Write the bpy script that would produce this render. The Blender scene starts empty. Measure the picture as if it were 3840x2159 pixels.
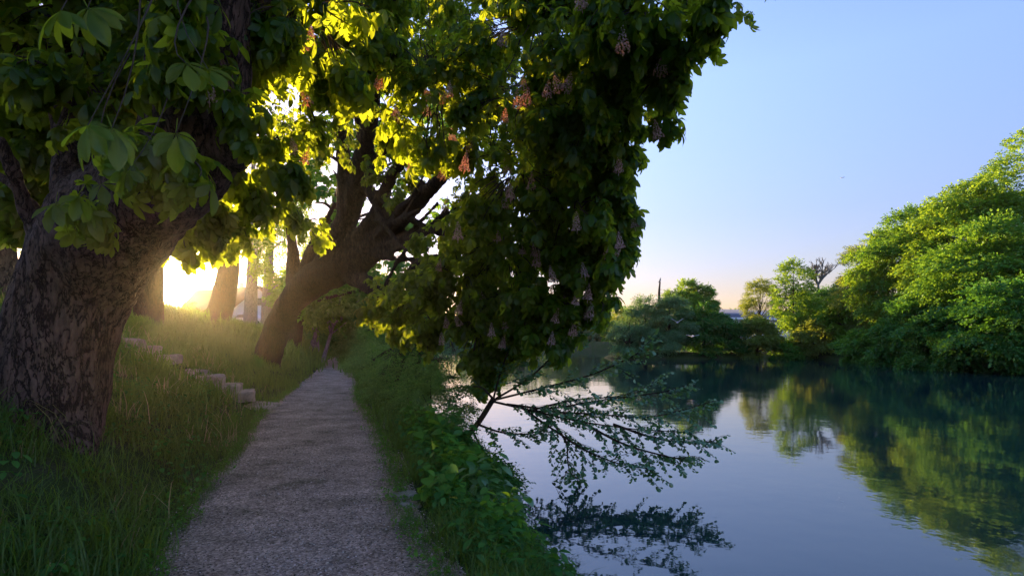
import bpy, math, random
import numpy as np
from mathutils import Vector, Matrix, noise as mnoise
SEED = 7
rng = np.random.default_rng(SEED); random.seed(SEED)
scene = bpy.context.scene
COL = scene.collection
R_ = math.radians
F = 2133.0
EYE = 1.5
WZ = -0.9
def P(px, py, Y):
    return np.array([(px - 1920.0) / F * Y, Y, EYE + (1270.0 - py) / F * Y])
def nrm(a):
    a = np.asarray(a, float)
    return a / np.maximum(np.linalg.norm(a, axis=-1, keepdims=True), 1e-9)

# ------------------------------------------------------------------ materials
MATS = {}
def new_mat(name):
    m = bpy.data.materials.new(name); m.use_nodes = True
    nt = m.node_tree; nt.nodes.clear()
    out = nt.nodes.new('ShaderNodeOutputMaterial')
    MATS[name] = m
    return m, nt, out
def nd(nt, t, **kw):
    n = nt.nodes.new(t)
    for k, v in kw.items():
        if hasattr(n, k): setattr(n, k, v)
        else: n.inputs[k].default_value = v
    return n
def ramp(nt, fac, stops):
    r = nt.nodes.new('ShaderNodeValToRGB')
    el = r.color_ramp.elements
    while len(el) < len(stops): el.new(0.5)
    for e, (p, c) in zip(el, stops):
        e.position = p; e.color = (*c, 1) if len(c) == 3 else c
    nt.links.new(fac, r.inputs[0])
    return r
def mapping(nt, scale=(1, 1, 1), coord='Object'):
    tc = nt.nodes.new('ShaderNodeTexCoord'); mp = nt.nodes.new('ShaderNodeMapping')
    mp.inputs['Scale'].default_value = scale
    nt.links.new(tc.outputs[coord], mp.inputs[0])
    return mp.outputs[0]
def leaf_mat(name, c0, c1, trans=(0.3, 0.42, 0.03), tmix=0.45, gloss=0.05, rough=0.45):
    """leaf: per-leaf colour between c0 and c1, light passes through"""
    m, nt, out = new_mat(name)
    g = nt.nodes.new('ShaderNodeNewGeometry')
    r = ramp(nt, g.outputs['Random Per Island'], [(0.0, c0), (1.0, c1)])
    d = nt.nodes.new('ShaderNodeBsdfDiffuse'); nt.links.new(r.outputs[0], d.inputs[0])
    t = nt.nodes.new('ShaderNodeBsdfTranslucent')
    k = [max(1e-3, x) for x in trans]
    rt = ramp(nt, g.outputs['Random Per Island'], [(0.0, tuple(x * 0.75 for x in k)), (1.0, tuple(min(.9, x * 1.15) for x in k))])
    nt.links.new(rt.outputs[0], t.inputs[0])
    mx = nt.nodes.new('ShaderNodeMixShader'); mx.inputs[0].default_value = tmix
    nt.links.new(d.outputs[0], mx.inputs[1]); nt.links.new(t.outputs[0], mx.inputs[2])
    gl = nt.nodes.new('ShaderNodeBsdfGlossy'); gl.inputs['Roughness'].default_value = rough
    gl.inputs['Color'].default_value = (0.9, 0.95, 1, 1)
    m2 = nt.nodes.new('ShaderNodeMixShader'); m2.inputs[0].default_value = gloss
    nt.links.new(mx.outputs[0], m2.inputs[1]); nt.links.new(gl.outputs[0], m2.inputs[2])
    nt.links.new(m2.outputs[0], out.inputs[0])
    return m
def solid(name, col, rough=0.8, var=0.25, scale=6.0, bump=0.0, bscale=40.0, stretch=(1, 1, 1), spec=0.3):
    m, nt, out = new_mat(name)
    b = nt.nodes.new('ShaderNodeBsdfPrincipled')
    v = mapping(nt, stretch)
    n = nd(nt, 'ShaderNodeTexNoise', Scale=scale, Detail=6.0, Roughness=0.65); nt.links.new(v, n.inputs[0])
    r = ramp(nt, n.outputs[0], [(0.3, tuple(c * (1 - var) for c in col)), (0.7, tuple(min(1, c * (1 + var)) for c in col))])
    nt.links.new(r.outputs[0], b.inputs['Base Color'])
    b.inputs['Roughness'].default_value = rough
    b.inputs['Specular IOR Level'].default_value = spec
    if bump > 0:
        n2 = nd(nt, 'ShaderNodeTexNoise', Scale=bscale, Detail=5.0); nt.links.new(v, n2.inputs[0])
        bp = nd(nt, 'ShaderNodeBump', Strength=1.0, Distance=bump)
        nt.links.new(n2.outputs[0], bp.inputs['Height']); nt.links.new(bp.outputs[0], b.inputs['Normal'])
    nt.links.new(b.outputs[0], out.inputs[0])
    return m
def bark(name, c_lo, c_hi, scale=1.0, dist=0.04):
    """plates of bark: long voronoi cells with dark cracks, lichen speckle"""
    m, nt, out = new_mat(name)
    b = nt.nodes.new('ShaderNodeBsdfPrincipled')
    v = mapping(nt, (1, 1, 0.3))
    wn = nd(nt, 'ShaderNodeTexNoise', Scale=3.0 * scale, Detail=4.0); nt.links.new(v, wn.inputs[0])
    mv = nt.nodes.new('ShaderNodeMix'); mv.data_type = 'VECTOR'; mv.inputs[0].default_value = 0.12
    nt.links.new(v, mv.inputs[4]); nt.links.new(wn.outputs['Color'], mv.inputs[5])
    fn = nd(nt, 'ShaderNodeTexNoise', Scale=7.5 * scale, Detail=5.0, Roughness=0.6); nt.links.new(mv.outputs[1], fn.inputs[0])
    rg = nt.nodes.new('ShaderNodeMath'); rg.operation = 'SUBTRACT'; rg.inputs[1].default_value = 0.5; nt.links.new(fn.outputs[0], rg.inputs[0])
    ra = nt.nodes.new('ShaderNodeMath'); ra.operation = 'ABSOLUTE'; nt.links.new(rg.outputs[0], ra.inputs[0])
    f2 = nd(nt, 'ShaderNodeTexNoise', Scale=17.0 * scale, Detail=4.0, Roughness=0.6); nt.links.new(mv.outputs[1], f2.inputs[0])
    r2 = nt.nodes.new('ShaderNodeMath'); r2.operation = 'SUBTRACT'; r2.inputs[1].default_value = 0.5; nt.links.new(f2.outputs[0], r2.inputs[0])
    a2 = nt.nodes.new('ShaderNodeMath'); a2.operation = 'ABSOLUTE'; nt.links.new(r2.outputs[0], a2.inputs[0])
    mn = nt.nodes.new('ShaderNodeMath'); mn.operation = 'MINIMUM'; nt.links.new(ra.outputs[0], mn.inputs[0]); nt.links.new(a2.outputs[0], mn.inputs[1]); ra = mn
    vo = nd(nt, 'ShaderNodeTexVoronoi', Scale=16.0 * scale); vo.feature = 'F1'
    nt.links.new(mv.outputs[1], vo.inputs['Vector'])
    vm = nt.nodes.new('ShaderNodeMath'); vm.operation = 'MULTIPLY_ADD'; vm.inputs[1].default_value = -0.012
    nt.links.new(vo.outputs['Distance'], vm.inputs[0]); nt.links.new(ra.outputs[0], vm.inputs[2])
    crack = ramp(nt, vm.outputs[0], [(0.0, (0, 0, 0)), (0.02, (1, 1, 1))])
    n1 = nd(nt, 'ShaderNodeTexNoise', Scale=22.0 * scale, Detail=8.0, Roughness=0.7); nt.links.new(v, n1.inputs[0])
    rc = ramp(nt, n1.outputs[0], [(0.3, c_lo), (0.72, c_hi)])
    mc = nt.nodes.new('ShaderNodeMix'); mc.data_type = 'RGBA'; mc.blend_type = 'MIX'
    nt.links.new(crack.outputs[0], mc.inputs[0])
    mc.inputs[6].default_value = (*[x * 0.5 for x in c_lo], 1); nt.links.new(rc.outputs[0], mc.inputs[7])
    nt.links.new(mc.outputs[2], b.inputs['Base Color'])
    b.inputs['Roughness'].default_value = 0.9; b.inputs['Specular IOR Level'].default_value = 0.25
    ad = nt.nodes.new('ShaderNodeMath'); ad.operation = 'MULTIPLY_ADD'; ad.inputs[1].default_value = 0.5
    nt.links.new(n1.outputs[0], ad.inputs[0]); nt.links.new(crack.outputs[0], ad.inputs[2])
    bp = nd(nt, 'ShaderNodeBump', Strength=1.0, Distance=dist)
    nt.links.new(ad.outputs[0], bp.inputs['Height']); nt.links.new(bp.outputs[0], b.inputs['Normal'])
    nt.links.new(b.outputs[0], out.inputs[0])
    return m

LEAF_CHEST = leaf_mat('chestnut_leaf', (0.012, 0.062, 0.006), (0.028, 0.11, 0.011), (0.60, 0.72, 0.03), 0.5, 0.02, 0.35)
LEAF_DARK = leaf_mat('dark_leaf', (0.025, 0.12, 0.022), (0.07, 0.22, 0.035), (0.16, 0.38, 0.03), 0.35, 0.02)
LEAF_GREEN = leaf_mat('green_leaf', (0.05, 0.18, 0.022), (0.11, 0.30, 0.035), (0.26, 0.46, 0.03), 0.4, 0.02)
LEAF_LIME = leaf_mat('lime_leaf', (0.09, 0.24, 0.02), (0.17, 0.36, 0.03), (0.38, 0.56, 0.03), 0.4, 0.02)
LEAF_OLIVE = leaf_mat('olive_leaf', (0.13, 0.21, 0.035), (0.22, 0.30, 0.05), (0.42, 0.48, 0.05), 0.4, 0.02)
LEAF_WILLOW = leaf_mat('willow_leaf', (0.07, 0.20, 0.065), (0.16, 0.32, 0.11), (0.25, 0.42, 0.10), 0.35, 0.05)
LEAF_BUSH = leaf_mat('bush_leaf', (0.07, 0.20, 0.03), (0.15, 0.32, 0.05), (0.28, 0.46, 0.05), 0.4, 0.04)
LEAF_ALDER = leaf_mat('alder_leaf', (0.05, 0.17, 0.05), (0.12, 0.29, 0.08), (0.26, 0.46, 0.07), 0.4, 0.08, 0.35)
LEAF_YELLOW = leaf_mat('yellow_leaf', (0.5, 0.42, 0.03), (0.6, 0.5, 0.05), (0.5, 0.42, 0.03), 0.3, 0.03)
GRASS = leaf_mat('grass_blade', (0.032, 0.10, 0.010), (0.080, 0.165, 0.018), (0.26, 0.38, 0.025), 0.4, 0.025)
GRASS_DRY = leaf_mat('dry_grass', (0.26, 0.22, 0.10), (0.36, 0.32, 0.16), (0.4, 0.34, 0.12), 0.4, 0.03)
FLOWER = leaf_mat('blossom', (0.66, 0.5, 0.5), (0.88, 0.74, 0.72), (0.9, 0.45, 0.2), 0.5, 0.02)
BARK_OLD = bark('old_bark', (0.065, 0.040, 0.031), (0.18, 0.112, 0.088), 1.0, 0.05)
BARK_DARK = bark('dark_bark', (0.045, 0.026, 0.017), (0.10, 0.058, 0.038), 1.0, 0.04)
BARK_GREY = bark('grey_bark', (0.16, 0.16, 0.16), (0.30, 0.30, 0.29), 0.8, 0.02)
BARK_TWIG = solid('twig_bark', (0.075, 0.055, 0.04), 0.85, 0.3, 30)
STONE = solid('pale_stone', (0.30, 0.26, 0.21), 0.9, 0.5, 5, 0.02, 25)
ROCK = solid('grey_rock', (0.22, 0.21, 0.20), 0.85, 0.35, 8, 0.03, 14)
DARKROCK = solid('mossy_rock', (0.10, 0.11, 0.08), 0.95, 0.5, 9, 0.03, 14)
WALL_W = solid('white_render', (0.72, 0.70, 0.68), 0.9, 0.06, 2)
WALL_Y = solid('cream_render', (0.62, 0.52, 0.34), 0.9, 0.06, 2)
ROOF = solid('brown_tiles', (0.14, 0.07, 0.055), 0.8, 0.25, 5, 0.02, 12)
METAL_ROOF = solid('slate_metal', (0.10, 0.11, 0.15), 0.5, 0.1, 1)
METAL_W = solid('white_trim', (0.75, 0.75, 0.76), 0.5, 0.05, 1)
GLASS = solid('window_glass', (0.04, 0.05, 0.06), 0.1, 0.1, 1, spec=0.6)
DARKM = solid('dark_metal', (0.03, 0.03, 0.035), 0.5, 0.1, 3)
BIRD_W = solid('white_feathers', (0.75, 0.76, 0.8), 0.7, 0.05, 3)
BIRD_G = solid('grey_feathers', (0.18, 0.19, 0.22), 0.7, 0.2, 20)

def ground_mat():
    m, nt, out = new_mat('soil_and_moss')
    b = nt.nodes.new('ShaderNodeBsdfPrincipled'); v = mapping(nt)
    n = nd(nt, 'ShaderNodeTexNoise', Scale=1.3, Detail=8.0, Roughness=0.7); nt.links.new(v, n.inputs[0])
    r = ramp(nt, n.outputs[0], [(0.32, (0.035, 0.055, 0.016)), (0.5, (0.05, 0.075, 0.02)), (0.66, (0.085, 0.065, 0.048))])
    n2 = nd(nt, 'ShaderNodeTexNoise', Scale=35.0, Detail=6.0); nt.links.new(v, n2.inputs[0])
    mx = nt.nodes.new('ShaderNodeMix'); mx.data_type = 'RGBA'; mx.blend_type = 'OVERLAY'; mx.inputs[0].default_value = 0.6
    nt.links.new(r.outputs[0], mx.inputs[6]); nt.links.new(n2.outputs[0], mx.inputs[7])
    nt.links.new(mx.outputs[2], b.inputs['Base Color']); b.inputs['Roughness'].default_value = 1.0
    b.inputs['Specular IOR Level'].default_value = 0.1
    bp = nd(nt, 'ShaderNodeBump', Strength=1.0, Distance=0.03)
    nt.links.new(n2.outputs[0], bp.inputs['Height']); nt.links.new(bp.outputs[0], b.inputs['Normal'])
    nt.links.new(b.outputs[0], out.inputs[0]); return m
def path_mat():
    m, nt, out = new_mat('gravel_path')
    b = nt.nodes.new('ShaderNodeBsdfPrincipled'); v = mapping(nt)
    vo = nd(nt, 'ShaderNodeTexVoronoi', Scale=60.0); nt.links.new(v, vo.inputs['Vector'])
    rs = ramp(nt, vo.outputs['Color'], [(0.0, (0.13, 0.095, 0.075)), (0.5, (0.36, 0.275, 0.235)), (0.85, (0.56, 0.44, 0.38)), (1.0, (0.8, 0.66, 0.58))])
    n = nd(nt, 'ShaderNodeTexNoise', Scale=1.6, Detail=7.0, Roughness=0.7); nt.links.new(v, n.inputs[0])
    rd = ramp(nt, n.outputs[0], [(0.33, (0.50, 0.50, 0.40)), (0.45, (.95, .88, .84)), (0.66, (1.5, 1.4, 1.38))])
    mx = nt.nodes.new('ShaderNodeMix'); mx.data_type = 'RGBA'; mx.blend_type = 'MULTIPLY'; mx.inputs[0].default_value = 1
    nt.links.new(rs.outputs[0], mx.inputs[6]); nt.links.new(rd.outputs[0], mx.inputs[7])
    nt.links.new(mx.outputs[2], b.inputs['Base Color']); b.inputs['Roughness'].default_value = 0.95
    b.inputs['Specular IOR Level'].default_value = 0.2
    n3 = nd(nt, 'ShaderNodeTexNoise', Scale=70.0, Detail=4.0); nt.links.new(v, n3.inputs[0])
    ad = nt.nodes.new('ShaderNodeMath'); ad.operation = 'ADD'
    nt.links.new(vo.outputs['Distance'], ad.inputs[0]); nt.links.new(n3.outputs[0], ad.inputs[1])
    bp = nd(nt, 'ShaderNodeBump', Strength=1.0, Distance=0.02)
    nt.links.new(ad.outputs[0], bp.inputs['Height']); nt.links.new(bp.outputs[0], b.inputs['Normal'])
    nt.links.new(b.outputs[0], out.inputs[0]); return m
def water_mat():
    m, nt, out = new_mat('river_water')
    b = nt.nodes.new('ShaderNodeBsdfPrincipled')
    b.inputs['Base Color'].default_value = (0.006, 0.030, 0.034, 1)
    b.inputs['Roughness'].default_value = 0.035; b.inputs['IOR'].default_value = 1.56
    b.inputs['Specular IOR Level'].default_value = 0.75
    b.inputs['Specular Tint'].default_value = (0.80, 0.90, 1.0, 1)
    v = mapping(nt, (1, 1, 1))
    n = nd(nt, 'ShaderNodeTexNoise', Scale=2.2, Detail=3.0, Roughness=0.5); nt.links.new(v, n.inputs[0])
    n2 = nd(nt, 'ShaderNodeTexNoise', Scale=0.35, Detail=2.0); nt.links.new(v, n2.inputs[0])
    n3 = nd(nt, 'ShaderNodeTexNoise', Scale=0.12, Detail=2.0); nt.links.new(v, n3.inputs[0])
    gate = ramp(nt, n3.outputs[0], [(0.4, (0.35, 0.35, 0.35)), (0.62, (1, 1, 1))])
    mu = nt.nodes.new('ShaderNodeMath'); mu.operation = 'MULTIPLY'
    nt.links.new(n.outputs[0], mu.inputs[0]); nt.links.new(gate.outputs[0], mu.inputs[1])
    bp = nd(nt, 'ShaderNodeBump', Strength=1.0, Distance=0.006)
    nt.links.new(mu.outputs[0], bp.inputs['Height'])
    bp2 = nd(nt, 'ShaderNodeBump', Strength=1.0, Distance=0.008)
    nt.links.new(n2.outputs[0], bp2.inputs['Height']); nt.links.new(bp.outputs[0], bp2.inputs['Normal'])
    nt.links.new(bp2.outputs[0], b.inputs['Normal'])
    nt.links.new(b.outputs[0], out.inputs[0]); return m
GROUND = ground_mat(); PATHM = path_mat(); WATER = water_mat()

# ------------------------------------------------------------------ mesh helpers
def tag(o, label=None, cat=None, group=None, kind=None):
    if label: o['label'] = label
    if cat: o['category'] = cat
    if group: o['group'] = group
    if kind: o['kind'] = kind
    return o
def link(name, me, mat, parent=None, smooth=False):
    if mat is not None: me.materials.append(mat)
    o = bpy.data.objects.new(name, me); COL.objects.link(o)
    if parent is not None: o.parent = parent
    if smooth: me.shade_smooth()
    return o
def mesh_np(name, V, faces, mat, parent=None, smooth=False, origin=None):
    """faces: list of int arrays (M,k)"""
    V = np.asarray(V, np.float32)
    if origin is not None: V = V - np.asarray(origin, np.float32)
    me = bpy.data.meshes.new(name)
    me.vertices.add(len(V)); me.vertices.foreach_set('co', V.ravel())
    idx = []; starts = []; s = 0
    for f in faces:
        f = np.asarray(f, np.int32)
        if len(f) == 0: continue
        k = f.shape[1]; idx.append(f.ravel()); starts.append(s + np.arange(len(f)) * k); s += f.size
    idx = np.concatenate(idx); starts = np.concatenate(starts)
    me.loops.add(len(idx)); me.loops.foreach_set('vertex_index', idx)
    me.polygons.add(len(starts)); me.polygons.foreach_set('loop_start', starts.astype(np.int32))
    me.update(calc_edges=True)
    return link(name, me, mat, parent, smooth)
def empty(name, loc, label=None, cat=None, group=None):
    o = bpy.data.objects.new(name, None); COL.objects.link(o); o.location = [float(a) for a in loc]
    o.empty_display_size = 0.3
    return tag(o, label, cat, group)
class MB:
    """collects vertices and faces of one mesh"""
    def __init__(s): s.V = []; s.F = {}; s.n = 0
    def add(s, V, faces):
        V = np.asarray(V, float).reshape(-1, 3)
        for f in faces:
            f = np.asarray(f, int)
            if len(f): s.F.setdefault(f.shape[1], []).append(f + s.n)
        s.V.append(V); s.n += len(V)
    def box(s, c, size, rz=0.0, taper=1.0, jit=0.0):
        sx, sy, sz = [a / 2 for a in size]
        v = np.array([[-sx, -sy, -sz], [sx, -sy, -sz], [sx, sy, -sz], [-sx, sy, -sz], [-sx, -sy, sz], [sx, -sy, sz], [sx, sy, sz], [-sx, sy, sz]])
        v[4:, :2] *= taper
        if jit: v += rng.normal(0, jit, v.shape)
        ca, sa = math.cos(rz), math.sin(rz)
        v = v @ np.array([[ca, sa, 0], [-sa, ca, 0], [0, 0, 1]]) + np.asarray(c)
        s.add(v, [[[0, 3, 2, 1], [4, 5, 6, 7], [0, 1, 5, 4], [1, 2, 6, 5], [2, 3, 7, 6], [3, 0, 4, 7]]])
    def tube(s, pts, rad, n=8, cap=True):
        pts = np.asarray(pts, float); rad = np.asarray(rad, float)
        if rad.ndim == 0: rad = np.full(len(pts), rad)
        t = np.gradient(pts, axis=0); t = nrm(t)
        ref = np.array([0, 0, 1.0]) if abs(t[0][2]) < 0.9 else np.array([1.0, 0, 0])
        u = nrm(np.cross(t[0], ref)); rings = []
        a = np.arange(n) / n * 2 * math.pi
        for i in range(len(pts)):
            u = nrm(u - t[i] * np.dot(u, t[i])); w = np.cross(t[i], u)
            rings.append(pts[i] + rad[i] * (np.cos(a)[:, None] * u + np.sin(a)[:, None] * w))
        V = np.concatenate(rings); f = []
        for i in range(len(pts) - 1):
            for j in range(n):
                k = (j + 1) % n
                f.append([i * n + j, i * n + k, (i + 1) * n + k, (i + 1) * n + j])
        s.add(V, [f])
        if cap:
            m = len(pts)
            V2 = np.concatenate([rings[0], [pts[0]], rings[-1], [pts[-1]]])
            f2 = [[(j + 1) % n, j, n] for j in range(n)] + [[n + 1 + j, n + 1 + (j + 1) % n, 2 * n + 1] for j in range(n)]
            s.add(V2, [f2])
    def build(s, name, mat, parent=None, smooth=False, origin=None):
        return mesh_np(name, np.concatenate(s.V), [np.concatenate(f) for f in s.F.values()], mat, parent, smooth, origin)
def curve_pts(pts, n):
    """smooth polyline through control rows (any columns)"""
    pts = np.asarray(pts, float); m = len(pts)
    if m < 3:
        t = np.linspace(0, 1, n)[:, None]; return pts[0] * (1 - t) + pts[-1] * t
    ext = np.vstack([2 * pts[0] - pts[1], pts, 2 * pts[-1] - pts[-2]])
    out = []
    for q in np.linspace(0, m - 1, n):
        i = min(int(q), m - 2); t = q - i; p0, p1, p2, p3 = ext[i:i + 4]
        out.append(0.5 * ((2 * p1) + (-p0 + p2) * t + (2 * p0 - 5 * p1 + 4 * p2 - p3) * t * t + (-p0 + 3 * p1 - 3 * p2 + p3) * t ** 3))
    return np.array(out)

# ---- leaves -------------------------------------------------------
def leaflet(L, W, curve=0.25, fold=0.18, ob=0.62, fine=False):
    ts = [0.0, 0.25, 0.5, 0.68, 0.86, 1.0] if fine else [0.0, 0.3, 0.62, 0.85, 1.0]
    V = []; idx = []
    for t in ts:
        w = W * 0.5 * (math.sin(math.pi * min(1, t / ob) * 0.5) ** 1.3 if t < ob else math.cos((t - ob) / (1 - ob) * math.pi / 2) ** 0.8)
        z = -curve * L * t * t; y = L * (t - 0.12 * curve * t * t)
        if t in (0.0, 1.0): idx.append([len(V)]); V.append([0, y, z])
        else:
            idx.append([len(V), len(V) + 1, len(V) + 2])
            V += [[-w, y, z + fold * w], [0, y, z], [w, y, z + fold * w]]
    T, Q = [], []
    for a, b in zip(idx[:-1], idx[1:]):
        if len(a) == 1 and len(b) == 3: T += [[a[0], b[1], b[0]], [a[0], b[2], b[1]]]
        elif len(a) == 3 and len(b) == 1: T += [[a[0], a[1], b[0]], [a[1], a[2], b[0]]]
        else: Q += [[a[0], a[1], b[1], b[0]], [a[1], a[2], b[2], b[1]]]
    return np.array(V), np.array(T), np.array(Q).reshape(-1, 4)
def leaflet_fine(L, W, curve, fold=.16, ob=.64, nt_=15):
    """leaflet with toothed margin and raised side veins"""
    V = [[0, 0, 0]]; rowsz = []; Q = []; T = []
    for k in range(1, nt_ * 2):
        t = k / (nt_ * 2); w = W * .5 * (math.sin(math.pi * t / ob * .5) ** 1.25 if t < ob else math.cos((t - ob) / (1 - ob) * math.pi / 2) ** .75)
        w *= 1 + (.07 if k % 2 else -.03); z = -curve * L * t * t; y = L * (t - .1 * curve * t * t); v = .012 * L * (1 if k % 2 else -1)
        b = len(V); V += [[-w, y + .04 * L, z + fold * w], [-w * .5, y + .02 * L, z + fold * w * .55 + v], [0, y, z], [w * .5, y + .02 * L, z + fold * w * .55 + v], [w, y + .04 * L, z + fold * w]]; rowsz.append(b)
    tip = len(V); V.append([0, L, -curve * L])
    for a, b in zip(rowsz[:-1], rowsz[1:]):
        for i in range(4): Q.append([a + i, a + i + 1, b + i + 1, b + i])
    for i in range(4): T += [[0, rowsz[0] + i + 1, rowsz[0] + i], [rowsz[-1] + i, rowsz[-1] + i + 1, tip]]
    return np.array(V), np.array(T), np.array(Q)
def rot(axis, ang):
    return np.array(Matrix.Rotation(ang, 3, axis))
def palmate(L=0.2, seed=0, fine=False):
    r = random.Random(seed); Vs = []; Ts = []; Qs = []; n = 0
    na = r.choice([5, 7, 7, 6])
    for i in range(na):
        a = (i - (na - 1) / 2) / ((na - 1) / 2) * R_(r.uniform(100, 125))
        k = 1.0 - 0.42 * abs(i - (na - 1) / 2) / ((na - 1) / 2)
        v, t, q = (leaflet_fine if fine else leaflet)(L * k * r.uniform(.92, 1.08), L * 0.44 * k, r.uniform(.15, .45), 0.2)
        v = v @ rot('X', -R_(r.uniform(5, 38))).T @ rot('Z', -a).T
        Vs.append(v); Ts.append(t + n); Qs.append(q + n); n += len(v)
    v = np.array([[-.003, 0, 0], [.003, 0, 0], [.002, -L * .6, .01], [-.002, -L * .6, .01]])
    Vs.append(v); Qs.append(np.array([[0, 1, 2, 3]]) + n)
    return np.concatenate(Vs), [np.concatenate(Ts), np.concatenate(Qs)]
def spray_tpl(n=9, L=0.5, leaf=0.09, seed=0, aspect=0.6, droop=0.3):
    """little flat side branch with simple leaves; along +Y"""
    r = random.Random(seed); Vs = []; Q = []; k = 0
    for i in range(n):
        t = (i + .6) / n; side = -1 if i % 2 else 1
        a = R_(r.uniform(25, 75)) * side if i < n - 1 else 0
        l = leaf * r.uniform(.7, 1.2); w = l * aspect
        q = np.array([[0, 0, 0], [w / 2, l * .5, r.uniform(-.01, .03) * l / .09], [0, l, -.15 * l], [-w / 2, l * .5, r.uniform(-.01, .03) * l / .09]])
        q = q @ rot('Y', R_(r.uniform(-45, 45))).T @ rot('X', -R_(r.uniform(-15, 40))).T @ rot('Z', -a).T
        q += np.array([r.uniform(-.12, .12) * L, L * t, -droop * L * t * t + r.uniform(-.1, .1) * L])
        Vs.append(q); Q.append([k, k + 1, k + 2, k + 3]); k += 4
    return np.concatenate(Vs), [np.array(Q)]
def round_leaf_tpl(l=0.07, seed=0):
    r = random.Random(seed); a = np.arange(7) / 7 * 2 * math.pi
    V = np.stack([np.sin(a) * l * .43, l * .5 - np.cos(a) * l * .5, 0.12 * l * np.cos(2 * a)], 1)
    return V, [np.array([[0, 1, 2, 3]]), np.array([[0, 3, 4], [0, 4, 5], [0, 5, 6]])]
def frames(fwd, up):
    y = nrm(fwd); x = nrm(np.cross(y, up)); z = np.cross(x, y)
    return np.stack([x, y, z], axis=2)      # columns
def instance(tpls, pos, fwd, up, scale):
    """place templates; returns V, faces list"""
    pos = np.asarray(pos); n = len(pos); Fm = frames(fwd, up)
    which = rng.integers(0, len(tpls), n)
    Vo = []; Fo = {}; base = 0
    for ti, (tv, tf) in enumerate(tpls):
        sel = np.where(which == ti)[0]
        if len(sel) == 0: continue
        v = np.einsum('kij,nj->kni', Fm[sel], tv) * np.asarray(scale)[sel][:, None, None] + pos[sel][:, None, :]
        off = base + np.arange(len(sel)) * len(tv)
        for f in tf:
            if len(f): Fo.setdefault(f.shape[1], []).append((f[None] + off[:, None, None]).reshape(-1, f.shape[1]))
        Vo.append(v.reshape(-1, 3)); base += len(sel) * len(tv)
    return np.concatenate(Vo), [np.concatenate(x) for x in Fo.values()]
def randu(n):
    return nrm(rng.normal(size=(n, 3)))

PALM = [palmate(0.2, i) for i in range(8)]
def tubes3(A, B, ra, rb, sag=0.15, seg=4):
    """many thin three-sided curved twigs from A to B in one go"""
    n = len(A); t = np.linspace(0, 1, seg + 1)
    mid = rng.normal(0, .08, (n, 3)) * np.linalg.norm(B - A, axis=1, keepdims=True); mid[:, 2] += sag * np.linalg.norm(B - A, axis=1)
    C = A[:, None] * (1 - t)[None, :, None] + B[:, None] * t[None, :, None] + mid[:, None] * (4 * t * (1 - t))[None, :, None]
    d = nrm(B - A); u = nrm(np.cross(d, [0.3, 0.2, 0.93])); w = np.cross(d, u)
    ra = np.broadcast_to(ra, (n,)); rb = np.broadcast_to(rb, (n,))
    r = ra[:, None] * (1 - t) + rb[:, None] * t
    V = []
    for k in range(3):
        a = k * 2 * math.pi / 3
        V.append(C + r[..., None] * (math.cos(a) * u + math.sin(a) * w)[:, None])
    V = np.stack(V, 2)                       # n, seg+1, 3, 3
    q = []
    for i in range(seg):
        for k in range(3):
            k2 = (k + 1) % 3
            q.append([i * 3 + k, i * 3 + k2, (i + 1) * 3 + k2, (i + 1) * 3 + k])
    q = np.array(q); off = np.arange(n) * (seg + 1) * 3
    return V.reshape(-1, 3), [(q[None] + off[:, None, None]).reshape(-1, 4)]

def solid_tree_body(name, limbs, mat, parent, voxel, origin, disp=0.03, freq=1.6, nseg=10):
    """limbs: list of rows (x,y,z,r); fused into one skin by a voxel remesh"""
    mb = MB()
    for L in limbs:
        c = curve_pts(L, nseg * (len(L) - 1) + 1)
        mb.tube(c[:, :3], np.maximum(c[:, 3], 0.01), 14)
    tmp = mb.build('tmp_limb', None)
    md = tmp.modifiers.new('r', 'REMESH'); md.mode = 'VOXEL'; md.voxel_size = voxel
    sm = tmp.modifiers.new('s', 'SMOOTH'); sm.iterations = 4
    dg = bpy.context.evaluated_depsgraph_get(); dg.update()
    me = bpy.data.meshes.new_from_object(tmp.evaluated_get(dg))
    bpy.data.objects.remove(tmp)
    n = len(me.vertices); co = np.empty(n * 3, np.float32); me.vertices.foreach_get('co', co); co = co.reshape(-1, 3)
    no = np.empty(n * 3, np.float32); me.vertices.foreach_get('normal', no); no = no.reshape(-1, 3)
    h = np.array([mnoise.fractal((c[0] * freq, c[1] * freq, c[2] * freq * .5), 0.9, 2.1, 3) + 1.1 * (abs(mnoise.noise((c[0] * 5 * freq, c[1] * 5 * freq, c[2] * 1.1 * freq))) - .25) + .3 * mnoise.noise((c[0] * 14 * freq, c[1] * 14 * freq, c[2] * 4 * freq)) for c in co])
    co = co + no * (h[:, None] * disp) - np.asarray(origin, np.float32)
    me.vertices.foreach_set('co', co.ravel().astype(np.float32)); me.update()
    me.name = name; me.materials.clear()
    return link(name, me, mat, parent, True)

# ------------------------------------------------------------------ terrain
YK = [-40, -20, 0, 3.6, 5.08, 7.44, 9.7, 13.9, 17.8, 24.6, 35.5, 49, 65, 100, 160]
LK = [13, 6, -0.95, -2.30, -2.88, -3.63, -4.45, -5.75, -6.75, -8.56, -11.7, -15.4, -21, -34, -60]
RK = [15.2, 8.2, 1.15, -0.40, -0.92, -1.55, -2.25, -3.68, -4.8, -6.9, -10.3, -14.2, -19.7, -32.5, -58]
SY = [-40, -20, 0, 3, 5.76, 8, 12, 16, 22, 35, 50, 80, 128, 200]
SK = [18, 11, 2.3, 1.15, 0.35, -0.05, -0.75, -2.3, -4.2, -8, -12, -22, -38, -60]
pL = lambda y: np.interp(y, YK, LK); pR = lambda y: np.interp(y, YK, RK); sH = lambda y: np.interp(y, SY, SK)
BY = [-60, 20, 35, 41, 55, 62, 68, 74, 84, 100, 125, 130]
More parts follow.
